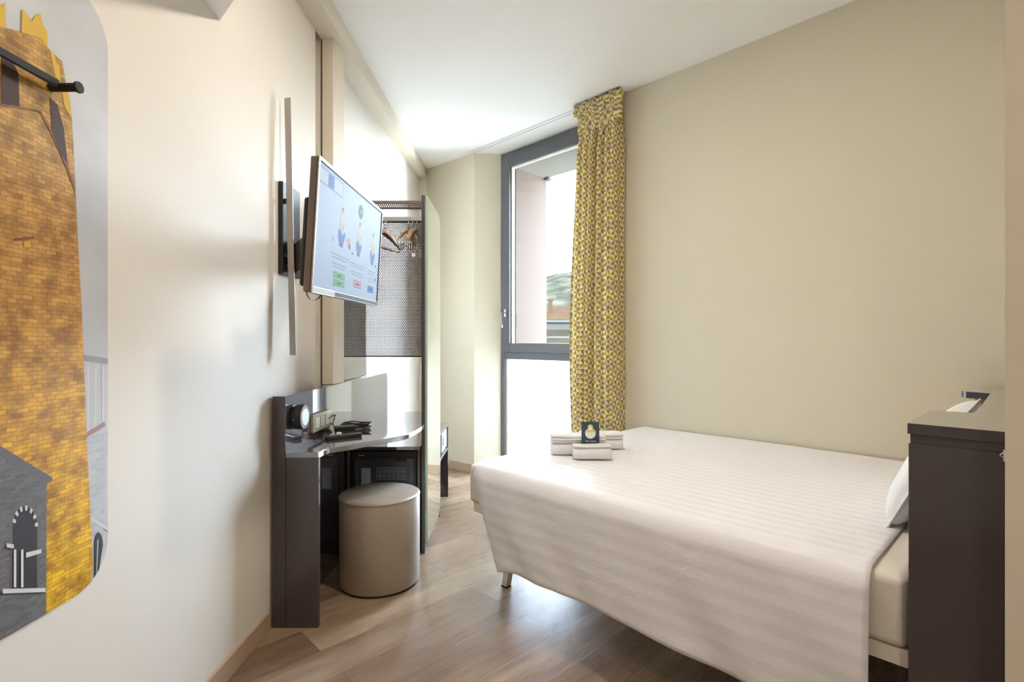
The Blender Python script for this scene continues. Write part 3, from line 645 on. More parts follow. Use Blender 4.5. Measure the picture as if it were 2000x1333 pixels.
def make_hanger(loc, yaw, wood, label, group='wooden coat hangers on the rail', clips=True):
    t = thing('coat_hanger', label, 'coat hanger', loc, group); t.rotation_euler = (0, 0, yaw)
    # local: spans along x, hangs in -z from the hook
    bm = NBM(); path = [Vector((0.0, 0, -0.085)), Vector((0, 0, -0.035)), Vector((0.014, 0, -0.022)), Vector((0.017, 0, -0.006)), Vector((0.008, 0, 0.006)), Vector((-0.006, 0, 0.006)), Vector((-0.013, 0, -0.004))]
    tube(bm, path, 0.0017, 8); obj('hook', bm, 'chrome', t, smooth=True, local=True)
    bm = NBM(); pts = []
    for k in range(-10, 11):
        f = k / 10; x = f * 0.205; z = -0.078 - 0.085 * abs(f) ** 1.35; pts.append((x, z, 0.017 - 0.006 * abs(f)))
    for y in (-0.006, 0.006):
        pass
    ring = []
    for x, z, h in pts: ring.append([bm.verts.new((x, -0.007, z - h)), bm.verts.new((x, 0.007, z - h)), bm.verts.new((x, 0.007, z + h * 0.5)), bm.verts.new((x, -0.007, z + h * 0.5))])
    for a, b in zip(ring, ring[1:]):
        for k in range(4): bm.faces.new((a[k], a[(k + 1) % 4], b[(k + 1) % 4], b[k]))
    bm.faces.new(ring[0]); bm.faces.new(list(reversed(ring[-1])))
    obj('shoulder', bm, wood, t, local=True, bevel=0.003, smooth=True, ang=60)
    bm = NBM(); tube(bm, [(-0.195, 0, -0.188), (0.195, 0, -0.188)], 0.0045, 10); obj('trouser_bar', bm, 'chrome' if clips else wood, t, smooth=True, local=True)
    if clips:
        for sx in (-0.14, 0.14):
            bm = NBM(); box(bm, (sx - 0.018, -0.009, -0.225), (sx + 0.018, -0.004, -0.180)); box(bm, (sx - 0.018, 0.004, -0.225), (sx + 0.018, 0.009, -0.180)); obj('clip', bm, 'chrome', t, local=True, bevel=0.001)
    return t
make_hanger((-0.655, 3.298, 1.996), math.radians(86), 'wood_light', 'light wooden hanger with clips, leftmost of the bunch by the mirror')
make_hanger((-0.628, 3.298, 1.996), math.radians(93), 'wood_light', 'light wooden hanger with clips, in the middle of the bunch by the mirror')
make_hanger((-0.602, 3.298, 1.996), math.radians(88), 'wood_light', 'light wooden hanger with clips, nearest the mirror side')
make_hanger((-0.835, 3.298, 1.996), math.radians(63), 'wood_dark', 'brown wooden hanger turned sideways, half hidden behind the television', clips=False)
make_hanger((-0.800, 3.298, 1.996), math.radians(75), 'wood_light', 'pale wooden hanger turned beside the brown one behind the television', clips=False)

# low cabinet with the safe, beyond the mirror
t = thing('safe_cabinet', 'low dark cabinet on panel leg holding the safe beyond the mirror', 'cabinet', (-0.73, 3.86, 0))
bm = NBM(); box(bm, (-0.90, 3.62, 0.555), (-0.50, 4.11, 0.580)); obj('top_panel', bm, 'lacquer', t, bevel=0.001)
bm = NBM(); box(bm, (-0.90, 3.62, 0.376), (-0.50, 4.11, 0.396)); obj('shelf', bm, 'lacquer', t, bevel=0.001)
bm = NBM(); box(bm, (-0.90, 4.09, 0.0), (-0.50, 4.11, 0.376)); obj('leg_panel', bm, 'lacquer_side', t, bevel=0.001)
bm = NBM(); box(bm, (-0.90, 4.092, 0.396), (-0.50, 4.11, 0.555)); obj('side_panel', bm, 'lacquer_side', t)
bm = NBM(); box(bm, (-0.90, 3.62, 0.396), (-0.50, 3.638, 0.555)); obj('side_panel', bm, 'lacquer_side', t)
bm = NBM(); box(bm, (-0.90, 3.62, 0.0), (-0.50, 3.638, 0.376)); obj('leg_panel', bm, 'lacquer_side', t, bevel=0.001)
t = thing('safe', 'small pale grey room safe inside the low cabinet', 'safe', (-0.65, 3.86, 0.396))
bm = NBM(); box(bm, (-0.82, 3.66, 0.3965), (-0.520, 4.07, 0.545)); obj('safe_body', bm, 'fridge_body', t, bevel=0.003)
bm = NBM(); box(bm, (-0.520, 3.80, 0.405), (-0.508, 4.06, 0.538)); dd = obj('safe_door', bm, 'safe_grey', t, bevel=0.002)
bm = NBM(); box(bm, (-0.508, 3.83, 0.45), (-0.504, 3.88, 0.51)); obj('keypad', bm, 'black_plastic', dd, bevel=0.001)

# ------------------------------------------------------------------ stool
t = thing('stool', 'round taupe leather-look drum stool in front of the minibar', 'stool', (-0.672, 2.665, 0))
bm = NBM(); R = 0.199
lathe(bm, [(0.0001, 0.450), (R - 0.012, 0.450), (R - 0.004, 0.447), (R, 0.440), (R, 0.20), (R, 0.018), (R - 0.003, 0.012), (0.001, 0.012)], (-0.672, 2.665, 0), 96)
obj('upholstery', bm, 'vinyl', t, smooth=True, ang=50)
bm = NBM(); lathe(bm, [(R - 0.006, 0.0), (R - 0.006, 0.012)], (-0.672, 2.665, 0), 64); obj('base', bm, 'vinyl_base', t)
bm = NBM()
pth = [(-0.672 + (R + 0.0006) * math.cos(a), 2.665 + (R + 0.0006) * math.sin(a), 0.441) for a in [2 * PI * k / 96 for k in range(97)]]
tube(bm, pth, 0.0022, 6, cap=False); obj('piping', bm, 'vinyl', t, smooth=True)

# ------------------------------------------------------------------ things on the desk
t = thing('desk_lamp', 'round black spotlight with white disc fixed to desk backboard', 'lamp', (bbx(2.30), 2.30, 0.886))
bx = bbx(2.305) + 0.0005
bm = NBM(); lathe(bm, [(0.053, 0.0), (0.055, 0.004), (0.055, 0.042), (0.052, 0.047), (0.04, 0.0475)], (bx, 2.305, 0.886), 56, axis='x'); obj('lamp_body', bm, 'black_metal', t, smooth=True, ang=40)
bm = NBM(); lathe(bm, [(0.051, 0.0475), (0.051, 0.0490), (0.0385, 0.0495)], (bx, 2.305, 0.886), 56, axis='x'); obj('face_ring', bm, 'taupe_plastic', t, smooth=True)
bm = NBM(); lathe(bm, [(0.037, 0.0478), (0.037, 0.0505), (0.02, 0.051)], (bx, 2.305, 0.886), 56, axis='x'); obj('light_disc', bm, 'led_disc', t, smooth=True)
bm = NBM(); tube(bm, [(bx + 0.02, 2.2505, 0.880), (bx + 0.02, 2.2485, 0.880)], 0.002, 10); obj('switch', bm, 'silver', t)

t = thing('wall_socket', 'cream metallic power socket plate on desk backboard beside round lamp', 'socket', (bbx(2.59), 2.59, 0.827))
sx = bbx(2.48)
bm = NBM(); prism(bm, [(bbx(2.485) + 0.0005, 2.485), (bbx(2.705) + 0.0005, 2.705), (bbx(2.705) + 0.016, 2.705), (bbx(2.485) + 0.016, 2.485)], 0.782, 0.868); obj('plate', bm, 'cream_plate', t, bevel=0.003)
for i in range(3):
    y = 2.53 + i * 0.065; x = bbx(y) + 0.016
    bm = NBM(); box(bm, (x, y - 0.024, 0.800), (x + 0.0025, y + 0.024, 0.850)); so = obj('socket_insert', bm, 'white_plastic', t, bevel=0.001)
    bm = NBM()
    for dz in (-0.012, 0, 0.012): lathe(bm, [(0.0028, 0.0026), (0.0028, 0.0030)], (x, y, 0.825 + dz), 10, axis='x')
    obj('pin_hole', bm, 'black_plastic', so)

t = thing('power_adapter', 'black power adapter with coiled black cable lying on the desk', 'adapter', (-0.86, 2.78, 0.746))
bm = NBM(); a = math.radians(-20)
def rot2(x, y, cx, cy, a): return (cx + x * math.cos(a) - y * math.sin(a), cy + x * math.sin(a) + y * math.cos(a))
prism(bm, [rot2(*p, -0.868, 2.72, math.radians(25)) for p in ((-0.05, -0.028), (0.05, -0.028), (0.05, 0.028), (-0.05, 0.028))], 0.7465, 0.780); obj('adapter_body', bm, 'black_plastic', t, bevel=0.005)
bm = NBM(); pth = []
for k in range(180):
    a = k / 179 * 2 * PI * 4.6; pth.append((-0.845 + (0.072 + 0.008 * math.sin(a * 1.3)) * math.cos(a) * 1.0, 2.835 + (0.034 + 0.006 * math.sin(a * 2.1)) * math.sin(a), 0.7505 + 0.0065 * (a / (2 * PI)) + 0.002 * math.sin(a * 3.3)))
tube(bm, pth, 0.0034, 7); obj('coiled_cable', bm, 'black_plastic', t, smooth=True)
bm = NBM(); tube(bm, [(-0.915, 2.70, 0.765), (-0.93, 2.715, 0.79), (-0.925, 2.73, 0.825), (-0.912, 2.70, 0.838), (-0.918, 2.665, 0.836), (-0.9305, 2.655, 0.826)], 0.0028, 8); obj('plug_lead', bm, 'black_plastic', t, smooth=True)
bm = NBM(); prism(bm, [rot2(*p, -0.872, 2.635, math.radians(10)) for p in ((-0.012, -0.008), (0.012, -0.008), (0.012, 0.008), (-0.012, 0.008))], 0.7465, 0.760); obj('cable_tag', bm, 'white_plastic', t, bevel=0.002)['label'] = 'small pale tag on the cable'

t = thing('remote_control', 'slim black remote control lying at the front of the desk', 'remote', (-0.82, 2.557, 0.746))
ca = math.atan2(0.108, 0.142)
bm = NBM(); prism(bm, [rot2(*p, -0.822, 2.557, ca) for p in ((-0.086, -0.019), (0.086, -0.019), (0.09, 0), (0.086, 0.019), (-0.086, 0.019), (-0.09, 0))], 0.7465, 0.763); obj('remote_body', bm, 'black_plastic', t, bevel=0.004)
bm = NBM()
for i in range(6):
    for j in (-1, 0, 1):
        c = rot2(-0.06 + i * 0.02, j * 0.010, -0.822, 2.557, ca); lathe(bm, [(0.003, 0.763), (0.003, 0.7645)], (c[0], c[1], 0), 8)
o = obj('button', bm, 'taupe_plastic', t); o['kind'] = 'stuff'

# ------------------------------------------------------------------ television
def make_tv():
    t = thing('television', 'flat television showing hotel menu, swung out from left wall', 'television', (-0.6077, 2.0111, 1.5908)); t.rotation_euler = (0.0629, -0.0056, 1.5434)
    Wd, H = 0.73, 0.43
    # local: x along the width (away from viewer), z up, front faces -y
    bm = NBM(); box(bm, (-Wd / 2, 0.006, -H / 2), (Wd / 2, 0.030, H / 2)); obj('back_shell', bm, 'taupe_plastic', t, local=True, bevel=0.006)
    bm = NBM(); box(bm, (-Wd / 2 + 0.04, 0.030, -H / 2 + 0.02), (Wd / 2 - 0.1, 0.062, H / 2 - 0.12)); obj('rear_housing', bm, 'black_plastic', t, local=True, bevel=0.01)
    bm = NBM(); fr = 0.011
    box(bm, (-Wd / 2, 0.0, -H / 2), (-Wd / 2 + fr, 0.008, H / 2)); box(bm, (Wd / 2 - fr, 0.0, -H / 2), (Wd / 2, 0.008, H / 2))
    box(bm, (-Wd / 2 + fr, 0.0, H / 2 - fr), (Wd / 2 - fr, 0.008, H / 2)); obj('bezel', bm, 'black_plastic', t, local=True, bevel=0.0015)
    bm = NBM(); box(bm, (-Wd / 2 - 0.001, -0.001, -H / 2), (-Wd / 2 + 0.0045, 0.004, H / 2)); box(bm, (-Wd / 2 + 0.0045, 0.000, H / 2 - 0.002), (Wd / 2, 0.010, H / 2 + 0.001)); obj('edge_trim', bm, 'silver', t, local=True)
    bm = NBM(); box(bm, (-Wd / 2 + 0.20, -0.001, -H / 2), (Wd / 2 - fr, 0.010, -H / 2 + 0.020)); obj('lower_bezel', bm, 'black_plastic', t, local=True, bevel=0.002)
    bm = NBM(); box(bm, (-Wd / 2 + 0.0047, -0.001, -H / 2), (-Wd / 2 + 0.1995, 0.010, -H / 2 + 0.020)); obj('lower_bezel', bm, 'silver', t, local=True, bevel=0.001)['label'] = 'silver end of the lower bezel'
    names = ['scr_bg', 'scr_white', 'scr_blue', 'scr_menu', 'scr_line', 'scr_green', 'scr_pink', 'scr_btnblue', 'scr_denim', 'scr_skin', 'scr_hair', 'scr_shirt', 'scr_dark', 'scr_lime', 'scr_text', 'scr_beige']
    I = {n: i for i, n in enumerate(names)}
    x0, x1, zz0, zz1 = -Wd / 2 + fr, Wd / 2 - fr, -H / 2 + 0.020, H / 2 - fr
    bm = NBM()
    X = lambda u: x0 + u * (x1 - x0); Z = lambda v: zz1 - v * (zz1 - zz0)
    def pg(pts, nm, lvl):
        vs = [bm.verts.new((X(u), 0.0040 - 0.0003 * lvl, Z(v))) for u, v in pts]; bm.faces.new(vs).material_index = I[nm]
    rc = lambda a, b, c, d: [(a, b), (c, b), (c, d), (a, d)]
    asp = (x1 - x0) / (zz1 - zz0)
    cir = lambda cx, cy, r, n=24: [(cx + r * math.cos(2 * PI * k / n), cy + r * asp * math.sin(2 * PI * k / n)) for k in range(n)]
    pg(rc(0, 0, 1, 1), 'scr_bg', 0)
    pg(rc(0.0, 0.03, 0.305, 0.155), 'scr_line', 1); pg(rc(0.004, 0.036, 0.30, 0.148), 'scr_menu', 2); pg(rc(0.11, 0.04, 0.185, 0.146), 'scr_blue', 3)
    pg(cir(0.60, 0.155, 0.042), 'scr_lime', 1); pg(cir(0.60, 0.155, 0.037), 'scr_dark', 2)
    text_mesh(bm, 'B&B', 0.018, lambda x, y: (X(0.60) + x, 0.0028, Z(0.155) - 0.006 + y), I['scr_white'])
    def figure(cx, cy, h, lean):
        k = h
        pg([(cx - 0.055 * k, cy - 0.02 * k), (cx - 0.045 * k, cy - 0.17 * k), (cx - 0.01 * k, cy - 0.21 * k), (cx + 0.03 * k, cy - 0.18 * k), (cx + 0.055 * k, cy - 0.03 * k), (cx, cy + 0.02 * k)], 'scr_shirt', 1)
        pg([(cx - 0.06 * k, cy - 0.02 * k), (cx - 0.02 * k, cy - 0.02 * k), (cx + 0.01 * k + lean, cy + 0.04 * k), (cx + 0.05 * k, cy - 0.02 * k), (cx + 0.07 * k, cy + 0.02 * k), (cx + 0.03 * k, cy + 0.15 * k), (cx - 0.04 * k, cy + 0.14 * k), (cx - 0.065 * k, cy + 0.05 * k)], 'scr_denim', 2)
        pg([(cx - 0.03 * k, cy + 0.14 * k), (cx + 0.02 * k, cy + 0.15 * k), (cx + 0.035 * k, cy + 0.18 * k), (cx - 0.035 * k, cy + 0.17 * k)], 'scr_dark', 2)
        pg([(cx - 0.04 * k, cy - 0.13 * k), (cx - 0.03 * k, cy - 0.14 * k), (cx - 0.005 * k, cy - 0.03 * k), (cx - 0.015 * k, cy - 0.02 * k)], 'scr_skin', 3)
        pg([(cx + 0.03 * k, cy - 0.13 * k), (cx + 0.04 * k, cy - 0.12 * k), (cx + 0.02 * k, cy - 0.02 * k), (cx + 0.005 * k, cy - 0.03 * k)], 'scr_skin', 3)
        pg(cir(cx - 0.004, cy - 0.245 * k, 0.017 * k), 'scr_skin', 2); pg([(cx - 0.02 * k, cy - 0.25 * k), (cx - 0.012 * k, cy - 0.29 * k), (cx + 0.010 * k, cy - 0.285 * k), (cx + 0.018 * k, cy - 0.23 * k), (cx + 0.006 * k, cy - 0.265 * k)], 'scr_hair', 3)
    figure(0.325, 0.455, 0.76, 0.0); figure(0.60, 0.47, 0.72, 0.01); figure(0.86, 0.49, 0.74, -0.01)
    pg([(0.39, 0.51), (0.42, 0.47), (0.455, 0.48), (0.46, 0.55), (0.43, 0.57)], 'scr_beige', 1); pg([(0.435, 0.53), (0.462, 0.53), (0.458, 0.58), (0.44, 0.57)], 'scr_dark', 2)
    pg(rc(0.20, 0.53, 0.225, 0.575), 'scr_beige', 1); pg(rc(0.49, 0.59, 0.515, 0.605), 'scr_dark', 1); pg([(0.92, 0.60), (0.95, 0.62), (0.95, 0.64), (0.92, 0.62)], 'scr_dark', 1); pg([(0.93, 0.74), (0.95, 0.76), (0.95, 0.79), (0.93, 0.78)], 'scr_dark', 1)
    rnd = random.Random(3)
    def words(cx, cy, wid, n):
        for r in range(n):
            ww = wid * (1 - 0.18 * r); x = cx - ww / 2
            while x < cx + ww / 2 - 0.004:
                l = rnd.uniform(0.008, 0.026); l = min(l, cx + ww / 2 - x); pg(rc(x, cy + r * 0.028, x + l, cy + r * 0.028 + 0.009), 'scr_text', 1); x += l + 0.006
    words(0.325, 0.67, 0.26, 2); words(0.325, 0.75, 0.22, 2); words(0.60, 0.68, 0.26, 2); words(0.60, 0.76, 0.22, 2); words(0.86, 0.69, 0.16, 2); words(0.86, 0.77, 0.12, 2)
    words(0.05, 0.085, 0.08, 1); words(0.147, 0.085, 0.04, 1); words(0.24, 0.085, 0.06, 1)
    for (a, b, c, d, nm) in ((0.245, 0.825, 0.405, 0.880, 'scr_green'), (0.245, 0.893, 0.405, 0.948, 'scr_green'), (0.545, 0.84, 0.675, 0.912, 'scr_pink'), (0.80, 0.85, 0.92, 0.922, 'scr_btnblue')):
        pg(rc(a, b, c, d), 'scr_line', 1); pg(rc(a + 0.004, b + 0.006, c - 0.004, d - 0.006), nm, 2)
        mx = (a + c) / 2; my = (b + d) / 2; pg(rc(mx - 0.03, my - 0.006, mx + 0.03, my + 0.006), 'scr_dark', 3)
    pass
    obj('screen', bm, names, t, local=True)
    bm = NBM(); pts = []
    for k in range(13):
        a = PI * k / 12; pts.append((-0.30 + 0.06 * (1 - math.cos(a)), 0.045, -H / 2 + 0.01 - 0.030 * math.sin(a)))
    tube(bm, pts, 0.0022, 8); obj('power_cable', bm, 'black_plastic', t, smooth=True, local=True)
make_tv()
t = thing('television_mount', 'black wall plate and swing arm carrying the television', 'wall mount', (XL, 2.40, 1.71))
bm = NBM(); box(bm, (XL + 0.001, 2.302, 1.515), (XL + 0.022, 2.49, 1.925)); pl = obj('wall_plate', bm, 'black_metal', t, bevel=0.003)
for z in (1.56, 1.88):
    bm = NBM(); lathe(bm, [(0.005, 0.022), (0.005, 0.025)], (XL, 2.345, z), 12, axis='x'); obj('screw', bm, 'silver', pl)
bm = NBM(); prism(bm, [(XL + 0.022, 2.43), (XL + 0.024, 2.47), (-0.70, 2.06), (-0.70, 2.0), (-0.735, 2.0)], 1.535, 1.675); obj('swing_arm', bm, 'taupe_plastic', t, bevel=0.004)
bm = NBM(); box(bm, (-0.735, 1.90, 1.49), (-0.674, 2.12, 1.70)); obj('head_plate', bm, 'black_metal', t, bevel=0.003)
# slim silver bar standing off the wall
t = thing('wall_bar', 'slim vertical silver bar standing off the wall left of the television', 'wall bar', (-0.985, 2.31, 1.16))
bm = NBM()
A = [(-1.004, 2.306), (-0.974, 2.300), (-0.974, 2.305), (-1.004, 2.311)]
lo = [bm.verts.new((x + 0.024, y, 1.158)) for x, y in A]; hi = [bm.verts.new((x, y, 2.292)) for x, y in A]
bm.faces.new(lo); bm.faces.new(hi)
for i in range(4): bm.faces.new((lo[i], lo[(i + 1) % 4], hi[(i + 1) % 4], hi[i]))
obj('bar', bm, 'brushed', t, bevel=0.001)
for z in (1.60, 1.84):
    bm = NBM(); box(bm, (-1.006, 2.312, z - 0.01), (-0.985, 2.330, z + 0.01)); obj('spacer', bm, 'black_metal', t)

# ------------------------------------------------------------------ bed
BT0, BT1, BS0, BS1, BZ = 1.575, 3.075, 0.245, 1.922, 0.640
bed = thing('bed_frame', 'white metal bed frame with splayed square legs under the mattress', 'bed', W(1.1, 2.3, 0))
bm = NBM()
stbox(bm, BS0, BS1 - 0.02, BT0 + 0.015, BT0 + 0.05, 0.415, 0.4595); stbox(bm, BS0, BS1 - 0.02, BT1 - 0.05, BT1 - 0.015, 0.415, 0.4595)
stbox(bm, BS0, BS0 + 0.035, BT0 + 0.05, BT1 - 0.05, 0.415, 0.4595); stbox(bm, BS1 - 0.055, BS1 - 0.02, BT0 + 0.05, BT1 - 0.05, 0.415, 0.4595)
for k in range(8): stbox(bm, 0.36 + k * 0.2, 0.42 + k * 0.2, BT0 + 0.05, BT1 - 0.05, 0.445, 0.4595)
obj('side_rail', bm, 'white_metal', bed, bevel=0.002)
for (s, tt, ds, dt) in ((1.80, 1.80, 0.09, -0.01), (1.80, 2.85, 0.09, 0.01), (0.42, 1.80, -0.04, -0.01), (0.42, 2.85, -0.04, 0.01)):
    bm = NBM(); h = 0.018
    def q4(s, t, z, h): return [bm.verts.new(W(s - h, t - h, z)), bm.verts.new(W(s + h, t - h, z)), bm.verts.new(W(s + h, t + h, z)), bm.verts.new(W(s - h, t + h, z))]
    r1, r0 = q4(s, tt, 0.4445, h), q4(s + ds, tt + dt, 0.006, h * 0.95)
    bm.faces.new(r1); bm.faces.new(list(reversed(r0)))
    for i in range(4): bm.faces.new((r0[i], r0[(i + 1) % 4], r1[(i + 1) % 4], r1[i]))
    lg = obj('leg', bm, 'white_metal', bed, bevel=0.002)
    bm = NBM(); stbox(bm, s + ds - 0.018, s + ds + 0.018, tt + dt - 0.018, tt + dt + 0.018, 0, 0.006); obj('foot_cap', bm, 'black_plastic', lg)
bm = NBM(); stbox(bm, BS0, BS1, BT0, BT1, 0.4605, BZ)
mt = obj('mattress', bm, 'mattress', loc=W(1.1, 2.3, 0.4605), bevel=0.022, seg=4, smooth=True); tag(mt, 'white sheeted mattress showing between bedspread and headboard', 'mattress')

def make_spread():
    bm = NBM(); uvl = bm.loops.layers.uv.new('UVMap')
    s0, s1, t0, t1, zt = 0.318, 1.942, 1.553, 3.088, 0.6495
    NS, NT, R = 90, 80, 0.13
    def corner(s, t):                       # square to rounded corner at the foot
        for (ct, sg) in ((t0 + R, -1),):
            x = (s - (s1 - R)) / R; y = (ct - t) / R
            if x > 0 and y > 0:
                x2 = x * math.sqrt(1 - y * y / 2); y2 = y * math.sqrt(1 - x * x / 2); return s1 - R + x2 * R, ct - y2 * R
        return s, t
    def soft(s, t, de):                     # top surface height: gentle swell, falls at the rounded edge
        z = zt + 0.005 * noise.noise(Vector((s * 2.2, t * 2.2, 0.3))) + 0.002 * noise.noise(Vector((s * 8, t * 7, 2.3)))
        r = 0.045
        if de < r: z -= r - math.sqrt(max(0, r * r - (r - de) ** 2))
        return z
    gr = {}
    for i in range(NS + 1):
        for j in range(NT + 1):
            fi, fj = i / NS, j / NT
            fi = 1 - (1 - fi) ** 1.0
            s = s0 + (s1 - s0) * fi; t = t0 + (t1 - t0) * (fj ** 1.15)
            s2, t2 = corner(s, t); de = min(s1 - s, t - t0)
            if s1 - s < R and t - t0 < R: de = R - math.hypot(max(0, s2 - (s1 - R)), max(0, t0 + R - t2))
            gr[i, j] = (bm.verts.new(W(s2, t2, soft(s2, t2, max(0, de)))), s, t)
    def face(vs, uvs):
        try: f = bm.faces.new(vs)
        except ValueError: return
        for lp, u in zip(f.loops, uvs): lp[uvl].uv = u
    for i in range(NS):
        for j in range(NT):
            q = [gr[i, j], gr[i + 1, j], gr[i + 1, j + 1], gr[i, j + 1]]; face([v[0] for v in q], [(v[1], v[2]) for v in q])
    # skirt hanging from the edge
    per = [gr[i, 0] for i in range(NS + 1)] + [gr[NS, j] for j in range(1, NT + 1)]
    nside = NS
    P = [Vector(v[0].co) for v in per]; Lp = [0.0]
    for a, b in zip(P, P[1:]): Lp.append(Lp[-1] + (a - b).length)
    lc = Lp[nside]                          # arc position of the foot corner
    rows = 26; prev = [v[0] for v in per]; prevuv = [(v[1], v[2]) for v in per]
    for k in range(1, rows + 1):
        f = k / rows; cur = []; curuv = []
        for n_, (v, s, t) in enumerate(per):
            p = P[n_]; a = P[max(0, n_ - 1)]; b = P[min(len(P) - 1, n_ + 1)]; d = (b - a); d.z = 0; d.normalize(); nn = Vector((d.y, -d.x, 0))
            # outward normal: away from bed centre
            c0 = W(1.1, 2.3, p.z)
            if nn.dot(p - c0) < 0: nn = -nn
            l = Lp[n_]
            if n_ <= nside:                  # side drape
                hem = 0.242 - 0.018 * math.exp(-((l - 0.2) / 0.3) ** 2) - 0.05 * max(0.0, 1 - (lc - l) / 0.28) ** 1.5 + 0.004 * math.sin(l * 9)
            else:                            # foot drape is shorter
                q = min(1.0, (l - lc) / 0.16); hem = 0.195 + (0.36 - 0.195) * (q * q * (3 - 2 * q)) + 0.004 * math.sin(l * 8)
            z = p.z + (hem - p.z) * f
            drop = p.z - z
            amp = 0.016 * f
            wob = amp * (noise.noise(Vector((l * 3.1 + drop * 3.0, drop * 1.2, 5.0))) + 0.5 * noise.noise(Vector((l * 7.0 + drop * 5.0, drop * 2, 9.0))))
            out = 0.004 + 0.010 * math.sin(min(1, f * 1.4) * PI * 0.5) + wob
            wgt = math.exp(-((l - lc) / 0.22) ** 2)
            pull = Vector((0, 0, 0))
            # towards the hem the foot corner swings back under the bed
            back = (0.20 * f ** 1.1) * (1.0 if n_ > nside else max(0.0, 1 - (lc - l) / 0.55) ** 1.3)
            if n_ > nside: back = (0.20 * f ** 1.1) * max(0.30, 1 - (l - lc) / 0.5)
            pt = p + nn * out + Vector((-AX[0], -AX[1], 0)) * back
            pt.z = z
            cur.append(bm.verts.new(pt))
            curuv.append((s, t0 - drop) if n_ <= nside else (s1 + drop, t))
        for n_ in range(len(per) - 1): face([prev[n_], cur[n_], cur[n_ + 1], prev[n_ + 1]], [prevuv[n_], curuv[n_], curuv[n_ + 1], prevuv[n_ + 1]])
        prev, prevuv = cur, curuv
    o = obj('bedspread', bm, 'satin_stripe', loc=W(1.15, 2.3, 0.65), smooth=True, ang=80)
    md = o.modifiers.new('thick', 'SOLIDIFY'); md.thickness = 0.004; md.offset = -1
    tag(o, 'white satin-striped bedspread draped over the bed nearly to the floor', 'bedspread')
make_spread()

def make_pillow():
    t_c, z_c, s_c = 2.27, 0.828, 0.268
    bm = NBM(); N = 40; Wp, Hp, Tp = 0.66, 0.38, 0.12
    lean = math.radians(25)
    hv = Vector((-AX[0] * math.sin(lean), -AX[1] * math.sin(lean), math.cos(lean)))
    wv = Vector((BX[0], BX[1], 0)); nv = Vector((AX[0] * math.cos(lean), AX[1] * math.cos(lean), math.sin(lean)))
    c = W(s_c, t_c, z_c); G = {}
    for sd in (1, -1):
        for i in range(N + 1):
            for j in range(N + 1):
                u = -1 + 2 * i / N; v = -1 + 2 * j / N
                edge = (1 - u ** 4) ** 0.5 * (1 - v ** 4) ** 0.5
                pinch = 1 - 0.07 * (1 - u * u) if False else 1
                uu = u * (1 - 0.06 * (1 - v * v) * 0 - 0.05 * (1 - abs(v)) * abs(u) ** 6); vv = v * (1 - 0.10 * (1 - abs(u)) * abs(v) ** 6)
                th = Tp / 2 * edge ** 0.8 + 0.004 * noise.noise(Vector((u * 2.5, v * 2.5, sd))) * edge
                p = c + wv * uu * Wp / 2 + hv * vv * Hp / 2 + nv * th * sd
                if sd == -1 and (i in (0, N) or j in (0, N)): G[sd, i, j] = G[1, i, j]
                else: G[sd, i, j] = bm.verts.new(p)
        for i in range(N):
            for j in range(N):
                q = [G[sd, i, j], G[sd, i + 1, j], G[sd, i + 1, j + 1], G[sd, i, j + 1]]
                try: bm.faces.new(q if sd == 1 else list(reversed(q)))
                except ValueError: pass
    pil = obj('pillow', bm, 'pillow', loc=W(s_c, t_c, 0.65), smooth=True, ang=80)
    tag(pil, 'white pillow leaning against the headboard at the head of bed', 'pillow')
    bm = NBM(); pts = []
    for k in range(4 * 20):
        q, f = divmod(k, 20); f = -1 + 2 * f / 20
        u, v = ((f, -1), (1, f), (-f, 1), (-1, -f))[q]
        uu = u * (1 - 0.05 * (1 - abs(v)) * abs(u) ** 6); vv = v * (1 - 0.10 * (1 - abs(u)) * abs(v) ** 6)
        pts.append(c + wv * uu * (Wp / 2 + 0.003) + hv * vv * (Hp / 2 + 0.003))
    pts.append(pts[0]); tube(bm, pts, 0.004, 6, cap=False); obj('seam', bm, 'pillow', pil, smooth=True)
make_pillow()

# ------------------------------------------------------------------ headboard
t = thing('headboard', 'dark brown lacquered headboard cabinet with U-shaped top at bed head', 'headboard', W(0.12, 2.3, 0))
HT = 1.026
bm = NBM(); stbox(bm, 0.002, 0.233, 1.532, 1.845, 0, HT - 0.0245); obj('side_cabinet', bm, 'lacquer_side', t, bevel=0.001)
bm = NBM(); stbox(bm, 0.070, 0.235, 1.524, 1.5315, 0.0, HT - 0.046); obj('front_panel', bm, 'lacquer_side', t, bevel=0.001)
bm = NBM(); stbox(bm, 0.002, 0.14, 1.846, 2.60, 0, HT - 0.0245); obj('back_panel', bm, 'lacquer_side', t, bevel=0.001)
bm = NBM(); stbox(bm, 0.002, 0.205, 2.64, TW - 0.002, 0, HT - 0.0245); obj('far_cabinet', bm, 'reflected_tan', t, bevel=0.001)['label'] = 'inner side of the far arm, coloured tan for the wall reflected in it'  # lacquer side; the wall's reflection is put in as plain tan
def arc(cs, ct, r, a0, a1, n=6): return [W(cs + r * math.cos(a), ct + r * math.sin(a)) for a in [math.radians(a0 + (a1 - a0) * k / n) for k in range(n + 1)]]
bm = NBM(); r = 0.03
pts = [W(0.002, 1.523), W(0.237, 1.523)] + arc(0.237 - r, 1.856 - r, r, 0, 90) + [W(0.143, 1.868), W(0.158, 2.575)]
pts += [W(0.158, 2.60)] + arc(0.245 - r, 2.635 + r, r, -90, 0) + [W(0.245, 3.0)] + arc(0.245 - r, TW - 0.004 - r, r, 0, 90) + [W(0.002, TW - 0.004)]
prism(bm, pts, HT - 0.024, HT + 0.001)
bm.normal_update()
for f in bm.faces:
    if abs(f.normal.z) < 0.5: f.material_index = 1
